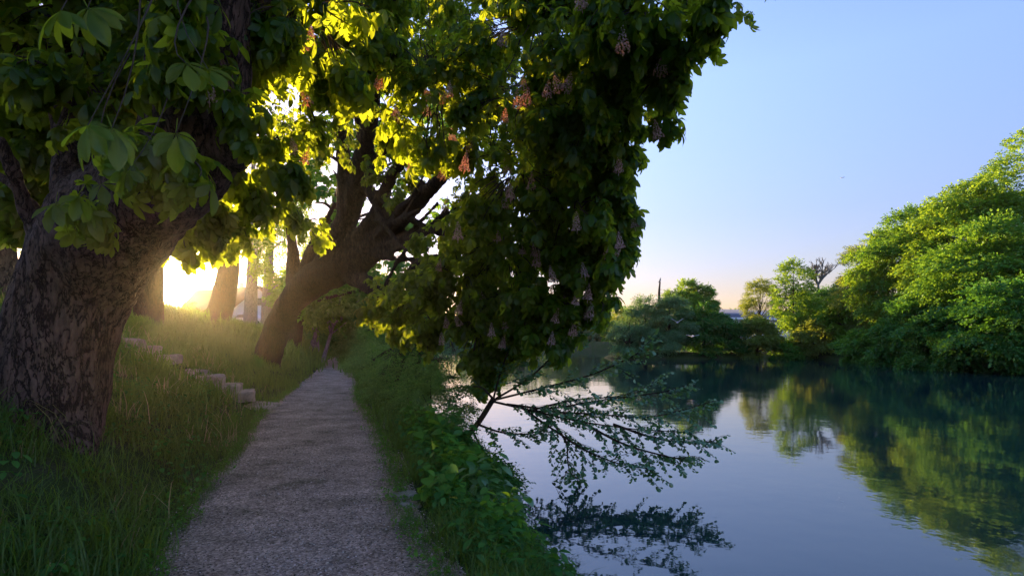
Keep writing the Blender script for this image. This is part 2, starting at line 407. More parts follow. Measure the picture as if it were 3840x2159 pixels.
BK = [60, 47, 39, 38, 38.5, 36.5, 33, 29.5, 30, 33, 20, -60]
bR = lambda y: np.interp(y, BY, BK)
def ss(t): t = np.clip(t, 0, 1); return t * t * (3 - 2 * t)
def H(x, y):
    x = np.asarray(x, float); y = np.asarray(y, float)
    L, R, S = pL(y), pR(y), sH(y)
    d = L - x - 0.12
    top = 3.75 - .85 * ss((y - 19) / 18)
    z1 = top * 1.12 * (1 - np.exp(-np.maximum(d, 0) * 0.54 / top)) * ss(d / 1.1 + .3)
    z1 = np.where(d > 0, np.minimum(z1, top + .012 * d), 0)
    z1 = z1 + np.where(d > 0, 0.06 * np.sin(x * 2.1 + y) * np.clip(d, 0, 1) * np.sin(y * 1.3), 0)
    t = (x - R - .1) / np.maximum(S - R - .1, .3)
    zr = np.where(t > 0, -0.9 * np.clip(t, 0, 1) ** 1.6 - np.maximum(t - 1, 0) * 1.3, 0)
    z = np.where(d > 0, z1, zr)
    z = np.maximum(z, -2.6)
    b = x - bR(y)
    z = np.maximum(z, -2.6 + ss((b + 3) / 8) * 3.4)
    e = np.sqrt(((x - 21.5) / 9.0) ** 2 + ((y - 72) / 5.0) ** 2)
    z = np.maximum(z, -2.6 + 2.5 * ss((1.6 - e) / .8))
    fy = y - 128 + 0.12 * x
    z = np.maximum(z, -2.6 + ss((fy + 4) / 9) * 3.2 + np.clip(fy - 20, 0, 400) * 0.012)
    return z
def build_ground():
    xs = np.concatenate([np.linspace(-900, -60, 22), np.linspace(-58, -22, 50), np.linspace(-21.8, 4.5, 220), np.linspace(5, 60, 70), np.linspace(65, 900, 24)])
    ys = np.concatenate([np.linspace(-60, -2, 24), np.linspace(-1.5, 22, 200), np.linspace(22.3, 60, 130), np.linspace(61, 180, 90), np.geomspace(190, 2500, 20)])
    X, Y = np.meshgrid(xs, ys); Z = H(X, Y)
    V = np.stack([X, Y, Z], -1).reshape(-1, 3); nx, ny = len(xs), len(ys)
    i = np.arange(nx - 1)[None] + np.arange(ny - 1)[:, None] * nx
    q = np.stack([i, i + 1, i + nx + 1, i + nx], -1).reshape(-1, 4)
    tag(mesh_np('ground', V, [q], GROUND, None, True), kind='structure')
build_ground()
def build_path():
    ys = np.concatenate([np.linspace(-15, 20, 260), np.linspace(20.2, 70, 160)]); nc = 9; V = []
    for y in ys:
        l, r = pL(y), pR(y)
        l += 0.10 * mnoise.noise((y * 1.7, 0, 0)) + 0.05 * mnoise.noise((y * 6, 3, 0)) - .02
        r += 0.12 * mnoise.noise((y * 1.5, 9, 0)) + 0.05 * mnoise.noise((y * 6, 7, 0)) + .05
        for k in range(nc):
            t = k / (nc - 1); e = 1 - (2 * t - 1) ** 8
            x = l * (1 - t) + r * t
            zz = max(float(H(x, y)), 0) if k in (0, nc - 1) else 0
            V.append([x, y, 0.004 + .022 * e + .012 * mnoise.noise((x * 1.5, y * 1.5, 1)) * e + zz * 1.0])
    n = len(ys); i = np.arange(nc - 1)[None] + np.arange(n - 1)[:, None] * nc
    q = np.stack([i, i + 1, i + nc + 1, i + nc], -1).reshape(-1, 4)
    tag(mesh_np('path', V, [q], PATHM, None, True), kind='structure')
build_path()
tag(mesh_np('water', [[-300, -80, WZ], [600, -80, WZ], [600, 300, WZ], [-300, 300, WZ]], [np.array([[0, 1, 2, 3]])], WATER), kind='structure')

# ------------------------------------------------------------------ grass
def blade_tpl(seed, n=10, h=0.3, w=0.008, spread=0.07, lean=0.5):
    r = random.Random(seed); V = []; Q = []; T = []; k = 0
    for i in range(n):
        a = r.uniform(0, 6.28); x, y = r.gauss(0, spread), r.gauss(0, spread); hh = h * r.uniform(.45, 1.2); l = lean * r.uniform(.2, 1.3) * hh
        dx, dy = math.cos(a), math.sin(a); px, py = -dy * w / 2, dx * w / 2
        for t, ww in ((0, 1), (.45, .9), (.8, .55)):
            b = l * t ** 2; V += [[x + dx * b - px * ww, y + dy * b - py * ww, hh * t * (1 - .25 * t * lean)], [x + dx * b + px * ww, y + dy * b + py * ww, hh * t * (1 - .25 * t * lean)]]
        V.append([x + dx * l * 1.15, y + dy * l * 1.15, hh * (1 - .33 * lean)])
        Q += [[k, k + 1, k + 3, k + 2], [k + 2, k + 3, k + 5, k + 4]]; T.append([k + 4, k + 5, k + 6]); k += 7
    return np.array(V), [np.array(Q), np.array(T)]
def scatter(name, tpls, xy, scale, mat, kind='stuff', sink=0.02, tilt=0.0):
    xy = np.asarray(xy); n = len(xy); z = H(xy[:, 0], xy[:, 1]) - sink
    pos = np.column_stack([xy, z]); a = rng.uniform(0, 6.283, n)
    fwd = np.column_stack([np.cos(a), np.sin(a), rng.normal(0, .1, n)])
    up = np.column_stack([rng.normal(0, .12, n) + tilt, rng.normal(0, .12, n), np.ones(n)])
    V, Fc = instance(tpls, pos, fwd, up, scale)
    return tag(mesh_np(name, V, Fc, mat), kind=kind)
NEAR_T = [blade_tpl(i, 11, .34, .007, .07, .75) for i in range(7)]
FAR_T = [blade_tpl(20 + i, 9, .5, .022, .16, .5) for i in range(5)]
VFAR_T = [blade_tpl(40 + i, 8, .7, .05, .35, .5) for i in range(4)]
def nz(x, y, s): return np.array([mnoise.noise((a * s, b * s, 5.5)) for a, b in zip(x, y)])
def left_pts(n, y0, y1, dmax, dmin=-0.05, edge=0.5):
    y = rng.uniform(y0, y1, n); d = dmin + (rng.random(n) ** 1.0) * (dmax - dmin); x = pL(y) - d
    dens = nz(x, y, .9) * .9 + .62
    dens = np.where(d < edge, dens * np.clip((d + .1) / edge, .1, 1), dens)
    # worn earth at the foot of the old tree
    bare = 1.4 * np.exp(-(((x + 3.3) / .5) ** 2 + ((y - 4.1) / .5) ** 2)) + .6 * np.exp(-(((x + 3.9) / .3) ** 2 + ((y - 5.0) / .6) ** 2))
    keep = rng.random(n) < np.clip(dens, .12, 1) * (1 - np.clip(bare, 0, .95))
    # keep the stair treads clear
    su = -(x + 5.4) * .94 - (y - 12.2) * .33; sv = (x + 5.4) * -.33 + (y - 12.2) * .94; st = (np.abs(sv + .1) < .55) & (su > -.3) & (su < 2.9) & (rng.random(n) < .9)
    keep &= ~st
    return np.column_stack([x, y])[keep]
a = left_pts(14000, 2.0, 9.5, 6.0); scatter('embankment_grass', NEAR_T, a, rng.uniform(.4, 1.05, len(a)) * (1 + .4 * nz(a[:, 0], a[:, 1], .8)), GRASS)
a = left_pts(11000, 8.5, 22, 8.5); scatter('slope_grass', FAR_T, a, rng.uniform(.35, .8, len(a)), GRASS)
a = left_pts(9000, 22, 75, 12); scatter('distant_grass', VFAR_T, a, rng.uniform(.6, 1.1, len(a)), GRASS)
a = left_pts(420, 3, 14, 5.5); scatter('dry_grass', NEAR_T, a, rng.uniform(.8, 1.6, len(a)), GRASS_DRY)
def right_pts(n, y0, y1, t0=0.0, t1=0.95):
    y = rng.uniform(y0, y1, n); t = rng.uniform(t0, t1, n); R = pR(y) + .05; S = sH(y); x = R + (S - R) * t
    keep = rng.random(n) < np.clip(nz(x, y, 1.3) + .75 - .4 * (t < .12), .1, 1)
    keep &= ~((np.abs(y - 5.45) < .35) & (x < -.72))
    return np.column_stack([x, y])[keep]
a = right_pts(5200, 2.5, 9); scatter('riverbank_grass', NEAR_T, a, rng.uniform(.4, .95, len(a)), GRASS)
a = right_pts(4500, 9, 24); scatter('waterside_grass', FAR_T, a, rng.uniform(.35, .8, len(a)), GRASS)
a = right_pts(3500, 24, 75); scatter('far_riverbank_grass', VFAR_T, a, rng.uniform(.6, 1.2, len(a)), GRASS)

# fallen petals and bits of leaf on the path
def litter():
    n = 60000; y = 2.6 + rng.random(n) ** 1.7 * 22; l, r = pL(y), pR(y); t = rng.random(n)
    t = np.where(rng.random(n) < .5, np.where(rng.random(n) < .45, t ** 2 * .25 - .05, 1.05 - t ** 2 * .22), t)
    x = l + (r - l) * t
    keep = rng.random(n) < np.clip(nz(x, y, 2.0) * 1.3 + .6, .08, 1); x, y = x[keep], y[keep]; n = len(x)
    pos = np.column_stack([x, y, np.maximum(.032, H(x, y) + .012)]); aa = rng.uniform(0, 6.28, n)
    tp = [(np.array([[-.5, -.35, 0], [.5, -.3, .12], [.35, .4, 0], [-.4, .3, .15]]), [np.array([[0, 1, 2, 3]])]), (np.array([[-.3, -.6, 0], [.3, -.5, .1], [.1, .6, .05]]), [np.array([[0, 1, 2]])])]
    V, Fc = instance(tp, pos, np.column_stack([np.cos(aa), np.sin(aa), rng.normal(0, .1, n)]), np.column_stack([rng.normal(0, .35, (n, 2)), np.ones(n)]), rng.uniform(.006, .017, n))
    m, nt, out = new_mat('litter'); g = nt.nodes.new('ShaderNodeNewGeometry')
    rr = ramp(nt, g.outputs['Random Per Island'], [(0, (.03, .035, .02)), (.4, (.09, .08, .05)), (.62, (.30, .22, .20)), (.8, (.60, .44, .42)), (1, (.85, .68, .68))])
    b = nd(nt, 'ShaderNodeBsdfDiffuse'); nt.links.new(rr.outputs[0], b.inputs[0]); nt.links.new(b.outputs[0], out.inputs[0])
    tag(mesh_np('fallen_petals', V, Fc, m), kind='stuff')
litter()
def pebbles():
    n = 15000; y = 2.4 + rng.random(n) ** 1.6 * 9; t = rng.uniform(-.02, 1.02, n); x = pL(y) + (pR(y) - pL(y)) * t
    k = rng.random(n) < np.clip(nz(x, y, 1.6) * 1.5 + .55, .05, 1); x, y = x[k], y[k]; n = len(x); tp = []
    for i in range(5):
        r = np.random.default_rng(i); V = np.array([[1, 0, 0], [-1, 0, 0], [0, 1, 0], [0, -1, 0], [0, 0, .6], [0, 0, -.5], [.6, .6, .3], [-.6, .6, .3], [.6, -.6, .3], [-.6, -.6, .3]], float) * r.uniform(.75, 1.2, (10, 1)) * [.6, .45, .5]
        tp.append((V, [np.array([[0, 6, 4], [6, 2, 4], [2, 7, 4], [7, 1, 4], [1, 9, 4], [9, 3, 4], [3, 8, 4], [8, 0, 4], [0, 5, 6], [6, 5, 2], [2, 5, 7], [7, 5, 1], [1, 5, 9], [9, 5, 3], [3, 5, 8], [8, 5, 0]])]))
    a = rng.uniform(0, 6.28, n); V, Fc = instance(tp, np.column_stack([x, y, np.full(n, .027)]), np.column_stack([np.cos(a), np.sin(a), np.zeros(n)]), np.column_stack([rng.normal(0, .2, (n, 2)), np.ones(n)]), .007 + .012 * rng.random(n) ** 2.5)
    m, nt, out = new_mat('pebble'); g = nt.nodes.new('ShaderNodeNewGeometry')
    rr = ramp(nt, g.outputs['Random Per Island'], [(0, (.12, .09, .08)), (.6, (.38, .31, .28)), (1, (.75, .65, .6))]); b = nd(nt, 'ShaderNodeBsdfDiffuse'); nt.links.new(rr.outputs[0], b.inputs[0]); nt.links.new(b.outputs[0], out.inputs[0])
    tag(mesh_np('loose_gravel', V, Fc, m), kind='stuff')
pebbles()

# ------------------------------------------------------------------ chestnut trees
def chestnut_leaves(blobs, origin, parent, nper=1.0, twig_to=None, label=None):
    """blobs: (px,py,Y,rpx,ydepth,count) - each a bough of leafy shoots"""
    SP = []; SD = []; TA = []
    for (c, r, n) in blobs:
        n = int(n * nper)
        u = randu(n); u[:, 2] = u[:, 2] * .9 + .05; u = nrm(u)
        k = (0.35 + 0.65 * rng.random(n) ** .6)[:, None]
        # shoots bunch into sub-boughs, leaving gaps between them
        nb = max(3, n // 14); cb = randu(nb) * (0.35 + .65 * rng.random((nb, 1)) ** .6)
        w = rng.integers(0, nb, n); uu = cb[w] + rng.normal(0, .15, (n, 3))
        uu = np.where(rng.random((n, 1)) < .8, uu, u * k)
        p = c + uu * r
        d = nrm(nrm(uu) * .8 + np.array([0, 0, -.45]) + rng.normal(0, .25, (n, 3)))
        SP.append(p); SD.append(d)
        TA.append(c + uu * r * .45 + np.array([0, 0, .1]))
    SP = np.concatenate(SP); SD = np.concatenate(SD); TA = np.concatenate(TA)
    n = len(SP); nl = 6; pos = []; fw = []; up = []; sc = []
    side = nrm(np.cross(SD, rng.normal(0, 1, (n, 3))))
    oth = np.cross(SD, side)
    for j in range(nl):
        a = j * math.pi * .5 * (1.0) + (math.pi / 4 if j % 4 > 1 else 0) + rng.normal(0, .2, n)
        rad = np.cos(a)[:, None] * side + np.sin(a)[:, None] * oth
        f = nrm(rad * (.95 - .1 * j) + SD * (.25 + .13 * j) + np.array([0, 0, -.35]) + rng.normal(0, .12, (n, 3)))
        q = SP - SD * (.26 - .05 * j) + f * .13
        pos.append(q); fw.append(nrm(f + np.array([0, 0, -.35])))
        up.append(nrm(np.array([0, 0, 1.0]) + rad * .25 + rng.normal(0, .28, (n, 3)))); sc.append(rng.uniform(.62, 1.12, n))
    pos, fw, up, sc = map(np.concatenate, (pos, fw, up, sc))
    V, Fc = instance(PALM, pos, fw, up, sc)
    o = mesh_np('crown', V, Fc, LEAF_CHEST, parent, True, origin)
    A = TA; B = SP
    V, Fc = tubes3(A, B, .014, .004, .12, 5)
    mesh_np('twigs', V, Fc, BARK_TWIG, parent, False, origin)
    return SP, pos
def flower_mesh(seed):
    """upright candle of a horse chestnut: rings of small four-petalled flowers on a stalk"""
    r = random.Random(seed); mb = MB(); h = .22
    mb.tube([[0, 0, -.04], [.004, 0, h * .5], [0, .003, h]], [.004, .003, .001], 4)
    rows = 11
    for i in range(rows):
        t = i / (rows - 1); rad = .052 * (1 - t) ** .8 + .008; z = h * (.06 + .94 * t); m = max(3, int(9 * (1 - t) + 3))
        for k in range(m):
            a = k / m * 6.283 + i * .9 + r.uniform(-.2, .2); q = rad * r.uniform(.75, 1.15)
            c = np.array([math.cos(a) * q, math.sin(a) * q, z + r.uniform(-.008, .008)]); s = .0125 * r.uniform(.7, 1.2) * (1.1 - .4 * t)
            u = nrm(np.array([math.cos(a), math.sin(a), r.uniform(-.2, .8)])); x = nrm(np.cross(u, [0, 0, 1.0])); y = np.cross(u, x)
            V = [c - u * s * .6, c + x * s + u * s * .2, c + y * s + u * s * .2, c - x * s + u * s * .2, c - y * s + u * s * .2, c + u * s * .5]
            mb.add(V, [[[0, 2, 1], [0, 3, 2], [0, 4, 3], [0, 1, 4], [5, 1, 2], [5, 2, 3], [5, 3, 4], [5, 4, 1]]])
    V = np.concatenate(mb.V); me = mb.build('flower_cluster', FLOWER)
    m = me.data; bpy.data.objects.remove(me); return m
FLM = [flower_mesh(i) for i in range(5)]
def flower(parent, origin, p, s=1.0):
    o = bpy.data.objects.new('flower_cluster', random.choice(FLM)); COL.objects.link(o); o.parent = parent
    o.location = [float(a) for a in (p - origin)]; o.scale = (s,) * 3
    o.rotation_euler = (random.gauss(0, .16), random.gauss(0, .16), random.uniform(0, 6))
SUND = nrm(np.array([660 - 1920, F, 1270 - 1068.0]))
def blob(px, py, Y, rpx, n, dep=1.6):
    r = rpx / F * Y
    return (P(px, py, Y), np.array([r, r * dep, r]), n)
def rows(L): return [np.append(P(a, b, c), r) for a, b, c, r in L]

# old tree by the path, left foreground
o1 = P(190, 1640, 5.4); o1[2] = H(o1[0], o1[1]) - .1
T1 = empty('chestnut_tree', o1, 'massive old horse chestnut with furrowed leaning trunk beside the grass in the left foreground', 'tree', 'horse chestnut trees along the path')
limbs = [rows([(120, 1800, 5.4, .66), (150, 1640, 5.4, .52), (185, 1450, 5.45, .49), (225, 1250, 5.5, .47), (285, 1080, 5.55, .49), (350, 950, 5.5, .53), (430, 840, 5.4, .52), (520, 760, 5.25, .46)]),
         rows([(400, 880, 5.4, .42), (560, 730, 5.2, .42), (700, 570, 5.1, .42), (745, 380, 5.0, .42), (760, 150, 4.9, .39), (770, -150, 4.7, .33), (800, -500, 4.4, .25)]),
         rows([(820, 520, 5.0, .22), (890, 560, 4.95, .2), (925, 570, 4.95, .13)]),
         rows([(330, 900, 5.5, .38), (300, 760, 5.6, .26), (270, 560, 5.8, .16), (230, 300, 6.0, .12), (200, -50, 6.2, .09)]),
         rows([(260, 960, 5.5, .3), (170, 880, 5.4, .17), (110, 800, 5.3, .09), (50, 640, 5.1, .06), (-10, 520, 5, .045)]),
         rows([(200, 900, 5.4, .09), (90, 740, 5.6, .05), (-30, 640, 5.8, .04)]),
         rows([(480, 800, 5.3, .3), (470, 600, 5.6, .16), (420, 400, 5.9, .1), (430, 100, 6.2, .08)]),
         rows([(740, 300, 5.0, .3), (860, 100, 5.2, .2), (1000, -150, 5.5, .15)]),
         rows([(90, 1760, 5.1, .3), (60, 1900, 4.9, .16)]), rows([(230, 1660, 5.2, .3), (300, 1760, 5.1, .13)])]
solid_tree_body('trunk', limbs, BARK_OLD, T1, .024, o1, .03, 2.0)
bl = [blob(120, 120, 5.8, 330, 120), blob(430, 60, 6.0, 300, 120), blob(300, 330, 5.2, 200, 60), blob(760, 60, 5.6, 260, 80), blob(560, 330, 5.8, 170, 40),
      blob(90, 600, 7.2, 180, 60), blob(40, 780, 6.8, 110, 26), blob(260, 640, 7.0, 160, 40), blob(600, 620, 4.6, 120, 7), blob(930, 300, 6.2, 130, 16),
      blob(740, 100, 4.3, 200, 26), blob(620, 330, 4.4, 120, 9), blob(880, 420, 4.6, 90, 7), blob(480, 560, 4.0, 110, 5), blob(700, 640, 4.2, 80, 4), blob(750, 800, 6.6, 100, 16), blob(870, 840, 7, 90, 14), blob(900, 700, 6.8, 110, 16), blob(1060, 640, 6.5, 90, 10), blob(330, 800, 4.4, 90, 6), blob(660, 900, 6.6, 60, 7),
      blob(1150, 60, 5.5, 260, 50)]
bl += [blob(330, 330, 8.5, 260, 130), blob(650, 330, 8.5, 200, 90), blob(120, 250, 8.5, 240, 110), blob(820, 130, 8, 260, 120), blob(500, 560, 8.8, 120, 40), blob(100, 380, 6.5, 200, 60)]
# unseen canopy over and behind the viewer, added to shade the scene
bl += [(np.array([-5, 3, 6.2]), np.array([2.6, 3, 1.3]), 170), (np.array([-2.4, 1.5, 6.4]), np.array([2.6, 3, 1.2]), 150), (np.array([-4, -2, 6.2]), np.array([3, 3, 1.3]), 120), (np.array([1.5, -4, 6.0]), np.array([3, 2.5, 1.6]), 110), (np.array([-8, -1, 5.6]), np.array([2.5, 3.5, 2.0]), 140), (np.array([-9, 5, 7.0]), np.array([2.5, 3, 1.6]), 110), (np.array([-4, -5.5, 4.2]), np.array([5, 1.5, 2.6]), 150)]
bl += [(np.array([3.5, 0, 6.5]), np.array([2, 3.5, 1.2]), 120), (np.array([1.2, 3.0, 5.8]), np.array([2.0, 2.6, 1.0]), 110)]
S1, D1 = chestnut_leaves(bl, o1, T1)
# a few low leaves close to the viewer
def near_leaves():
    L = [(330, 470, 2.9, -1.9, 1.25), (420, 480, 3.0, .6, 1.2), (660, 500, 3.4, .2, 1.2), (230, 40, 2.7, -.8, 1.1), (330, 30, 2.8, .6, 1.1), (700, 240, 3.2, .5, 1.1), (780, 260, 3.3, 1.3, 1.0), (480, 640, 3.8, -.3, 1.0), (380, 690, 4.0, .4, 1.0), (210, 760, 4.3, .2, 1.0), (320, 800, 4.2, -.2, .9)]
    pos = np.array([P(a, b, c) for a, b, c, _, _ in L]); n = len(L)
    f = nrm(np.array([[math.sin(t) * .8, -.35, -.55] for *_, t, _ in L])); up = nrm(np.array([[0, -.6, .8]] * n) + rng.normal(0, .15, (n, 3)))
    V, Fc = instance([palmate(.18, 31 + i, True) for i in range(5)], pos, f, up, np.array([l[4] for l in L])); mesh_np('low_leaves', V, Fc, LEAF_CHEST, T1, True, o1)
    tgt = pos + np.array([0, .5, 1.0]) + rng.normal(0, .15, (n, 3))
    V, Fc = tubes3(tgt, pos, .008, .003, .05, 5); mesh_np('low_twigs', V, Fc, BARK_TWIG, T1, False, o1)
near_leaves()
for (a, b, c) in [(785, 385, 4.4), (1140, 190, 6), (1165, 170, 6.2), (1025, 345, 6.5), (1105, 575, 6.8)]: flower(T1, o1, P(a, b, c), .9)

# leaning tree whose crown hangs over path and water
o2 = P(1010, 1350, 19.5); o2[2] = H(o2[0], o2[1]) - .1
T2 = empty('chestnut_tree', o2, 'leaning horse chestnut in flower with many forking limbs, its crown hanging over the water', 'tree', 'horse chestnut trees along the path')
limbs = [rows([(975, 1410, 19.6, .6), (1008, 1320, 19.5, .48), (1045, 1220, 19.3, .44), (1095, 1130, 19.1, .44), (1170, 1060, 18.8, .52), (1260, 1010, 18.4, .56), (1350, 960, 17.9, .5), (1430, 890, 17.2, .34), (1520, 800, 16, .25), (1620, 700, 14.5, .18), (1760, 560, 12.8, .12)]),
         rows([(1200, 1040, 18.7, .45), (1270, 900, 18, .4), (1325, 760, 17.4, .34), (1360, 600, 16.6, .28), (1390, 420, 15.6, .22), (1420, 220, 14.5, .16), (1480, -50, 13, .1)]),
         rows([(1300, 800, 17.6, .3), (1290, 600, 17, .2), (1260, 400, 16, .14), (1200, 150, 15, .1)]),
         rows([(1340, 740, 17.3, .26), (1420, 600, 16.4, .18), (1480, 450, 15.2, .13), (1580, 250, 13.6, .09)]),
         rows([(1280, 960, 18.2, .36), (1400, 820, 17, .24), (1460, 680, 16, .17), (1540, 560, 14.8, .11)]),
         rows([(1340, 1000, 18, .34), (1440, 930, 17, .2), (1560, 880, 15.6, .13), (1680, 850, 14, .09)]),
         rows([(1300, 1020, 18.2, .34), (1400, 1080, 17.4, .24), (1450, 1130, 17, .16), (1500, 1060, 16.4, .12), (1580, 980, 15.4, .1), (1700, 960, 14, .07)]),
         rows([(1450, 1130, 17, .12), (1520, 1160, 16.4, .08), (1600, 1120, 15.6, .06)]),
         rows([(1440, 1110, 17, .12), (1470, 1020, 16.4, .09), (1530, 930, 15.6, .07), (1620, 900, 14.8, .05)]),
         rows([(1120, 1110, 19.1, .4), (1103, 1000, 19.1, .25), (1095, 900, 18.9, .17), (1040, 700, 18.6, .1), (980, 450, 18.2, .07)]),
         rows([(1160, 1080, 19.0, .36), (1155, 980, 18.9, .22), (1185, 890, 18.6, .13), (1260, 760, 18, .07)]),
         rows([(1370, 560, 16.4, .16), (1330, 380, 15.6, .12), (1320, 150, 14.6, .09)])]
for k in range(16):
    s0 = random.choice([(1400, 900, 17.4), (1440, 880, 17), (1360, 950, 17.8), (1400, 820, 17), (1370, 700, 16.8)])
    ex, ey = random.uniform(1560, 1760), random.uniform(480, 1000)
    m = ((s0[0] + ex) / 2 + random.uniform(-20, 20), (s0[1] + ey) / 2 + random.uniform(0, 70))
    limbs.append(rows([(*s0, .11), (m[0], m[1], s0[2] - 1.5, .075), (ex, ey, s0[2] - 3.2, .04)]))
solid_tree_body('trunk', limbs, BARK_DARK, T2, .055, o2, .05, 1.0)
bl = [blob(2660, 60, 6.2, 120, 26), blob(2430, 70, 6.6, 210, 80), blob(2230, 270, 7.6, 230, 120), blob(2020, 90, 8.0, 280, 75, .7), blob(2200, 480, 8.4, 170, 80), blob(2130, 560, 8.8, 200, 90), blob(2470, 320, 7.2, 110, 26), blob(2120, 790, 9.0, 210, 110), blob(2180, 1020, 9.2, 150, 80), blob(1950, 640, 8.8, 240, 56, .6), blob(1900, 930, 10, 240, 150), blob(1970, 1160, 10, 170, 100), blob(1730, 1050, 11, 190, 120), blob(1640, 1230, 12, 120, 60), blob(1640, 330, 8.5, 280, 44, .5), blob(1720, 640, 9.5, 190, 26, .6), blob(1850, 1330, 11.2, 90, 50), blob(1320, 130, 9, 240, 90), blob(1480, 520, 9.5, 110, 24), blob(1120, 330, 9, 150, 30), blob(1080, 560, 8.5, 90, 16), blob(1000, 760, 10, 120, 22), blob(900, 870, 10.5, 90, 12), blob(1130, 850, 12, 90, 12), blob(2120, 1270, 9.6, 70, 30), blob(1560, 60, 12, 300, 40), blob(2160, 350, 12, 200, 90), blob(1960, 900, 13, 230, 110), blob(2340, 620, 8.5, 60, 12), blob(2500, 480, 7.6, 50, 8), blob(2350, 900, 9.2, 60, 12),
      blob(1100, 100, 12, 260, 70), blob(1050, 480, 15, 160, 36), blob(1240, 500, 14, 120, 24), blob(1500, 1180, 14, 90, 30), blob(1400, 330, 12.5, 160, 14), blob(1600, 900, 12.5, 90, 10), blob(1430, 1120, 13.5, 80, 14), blob(2200, 700, 13, 200, 70), blob(2040, 300, 13, 260, 90)]
bl += [blob(2230, 880, 9.2, 130, 50), blob(2250, 640, 8.6, 110, 44), blob(2100, 1180, 9.4, 110, 44), blob(1800, 1230, 11, 130, 60), blob(1600, 1080, 12.5, 140, 50), blob(1840, 1180, 10.5, 120, 50), blob(1980, 1280, 10, 90, 30), blob(1500, 1280, 14, 60, 14), blob(1840, 1420, 11.4, 60, 24), blob(2350, 200, 7.2, 120, 40), blob(2290, 990, 9, 90, 40), blob(2250, 1130, 9.2, 90, 36), blob(2320, 830, 8.8, 70, 26), blob(1560, 1150, 13, 90, 30), blob(2300, 720, 8.6, 90, 34), blob(2560, 220, 6.8, 90, 22), blob(1780, 60, 15.5, 260, 130, 1), blob(1560, 250, 16, 170, 70, 1), blob(1500, 700, 16, 120, 34, 1), blob(1380, 40, 12, 200, 24, 1), blob(1960, 380, 8.4, 240, 36, .5), blob(1700, 250, 15, 260, 140, 1.0), blob(1830, 600, 15, 230, 120, 1.0), blob(2020, 480, 14.5, 230, 110, 1.0), blob(1700, 820, 15, 150, 60, .8), blob(1950, 120, 14.5, 260, 110, 1.0), blob(1560, 560, 15.5, 110, 30, .8), blob(1420, 60, 8, 200, 60), blob(1200, 60, 8.5, 260, 90), blob(1360, 250, 10, 170, 40), blob(980, 180, 8, 170, 40)]
bl += [(np.array([0.6, 5.5, 7.6]), np.array([3.2, 2.2, 1.4]), 160), (np.array([-1, 9, 9.2]), np.array([4, 3.5, 1.4]), 200), (np.array([2.5, 8, 6.5]), np.array([1.2, 2.0, 1.6]), 60)]  # mostly unseen boughs overhead, added to shade what lies below
S2, D2 = chestnut_leaves(bl, o2, T2)
FLOWER_SPOTS = [(1565, 130, 7), (1620, 160, 8), (1640, 400, 8.5), (1730, 335, 8.2), (1742, 385, 8.2), (1320, 430, 9), (1530, 330, 8.5), (1600, 290, 8.5), (1655, 310, 8.6), (1770, 310, 8.5), (1850, 300, 8.5), (1840, 450, 8.6), (1872, 490, 8.6), (1985, 525, 8.7), (1725, 550, 8.6), (1680, 555, 8.6), (1825, 600, 8.8), (1905, 635, 8.8), (1965, 640, 8.8), (1990, 630, 8.7), (1945, 640, 8.8), (1860, 780, 9), (1680, 825, 9.5), (1838, 900, 9.2), (2010, 710, 8.8), (1965, 950, 9.2), (2000, 960, 9), (2035, 1020, 9), (2050, 1010, 9), (2200, 1130, 8.4), (2215, 1150, 8.4), (2185, 1100, 8.5), (2160, 1140, 8.6), (2240, 1080, 8.5), (2200, 1170, 8.4), (2150, 1075, 8.6), (2330, 720, 8.4), (2325, 830, 8.6), (2300, 930, 8.6), (2280, 950, 8.6), (2330, 960, 8.6), (2160, 1280, 8.8), (2170, 1275, 8.8), (1890, 1290, 9.8), (1890, 1270, 9.8), (1830, 1300, 10), (1650, 1170, 10.5), (1740, 1120, 10.5), (1750, 1200, 10), (1680, 1260, 11), (1700, 1260, 11), (2350, 110, 6), (2460, 400, 6.8), (2150, 270, 7), (2060, 260, 7), (1920, 640, 8.6), (1700, 700, 9), (2480, 380, 6.8), (2050, 1160, 9), (1255, 780, 9), (1720, 980, 10), (1730, 990, 10), (2240, 880, 8.6), (1790, 90, 7.5), (2185, 180, 7)]

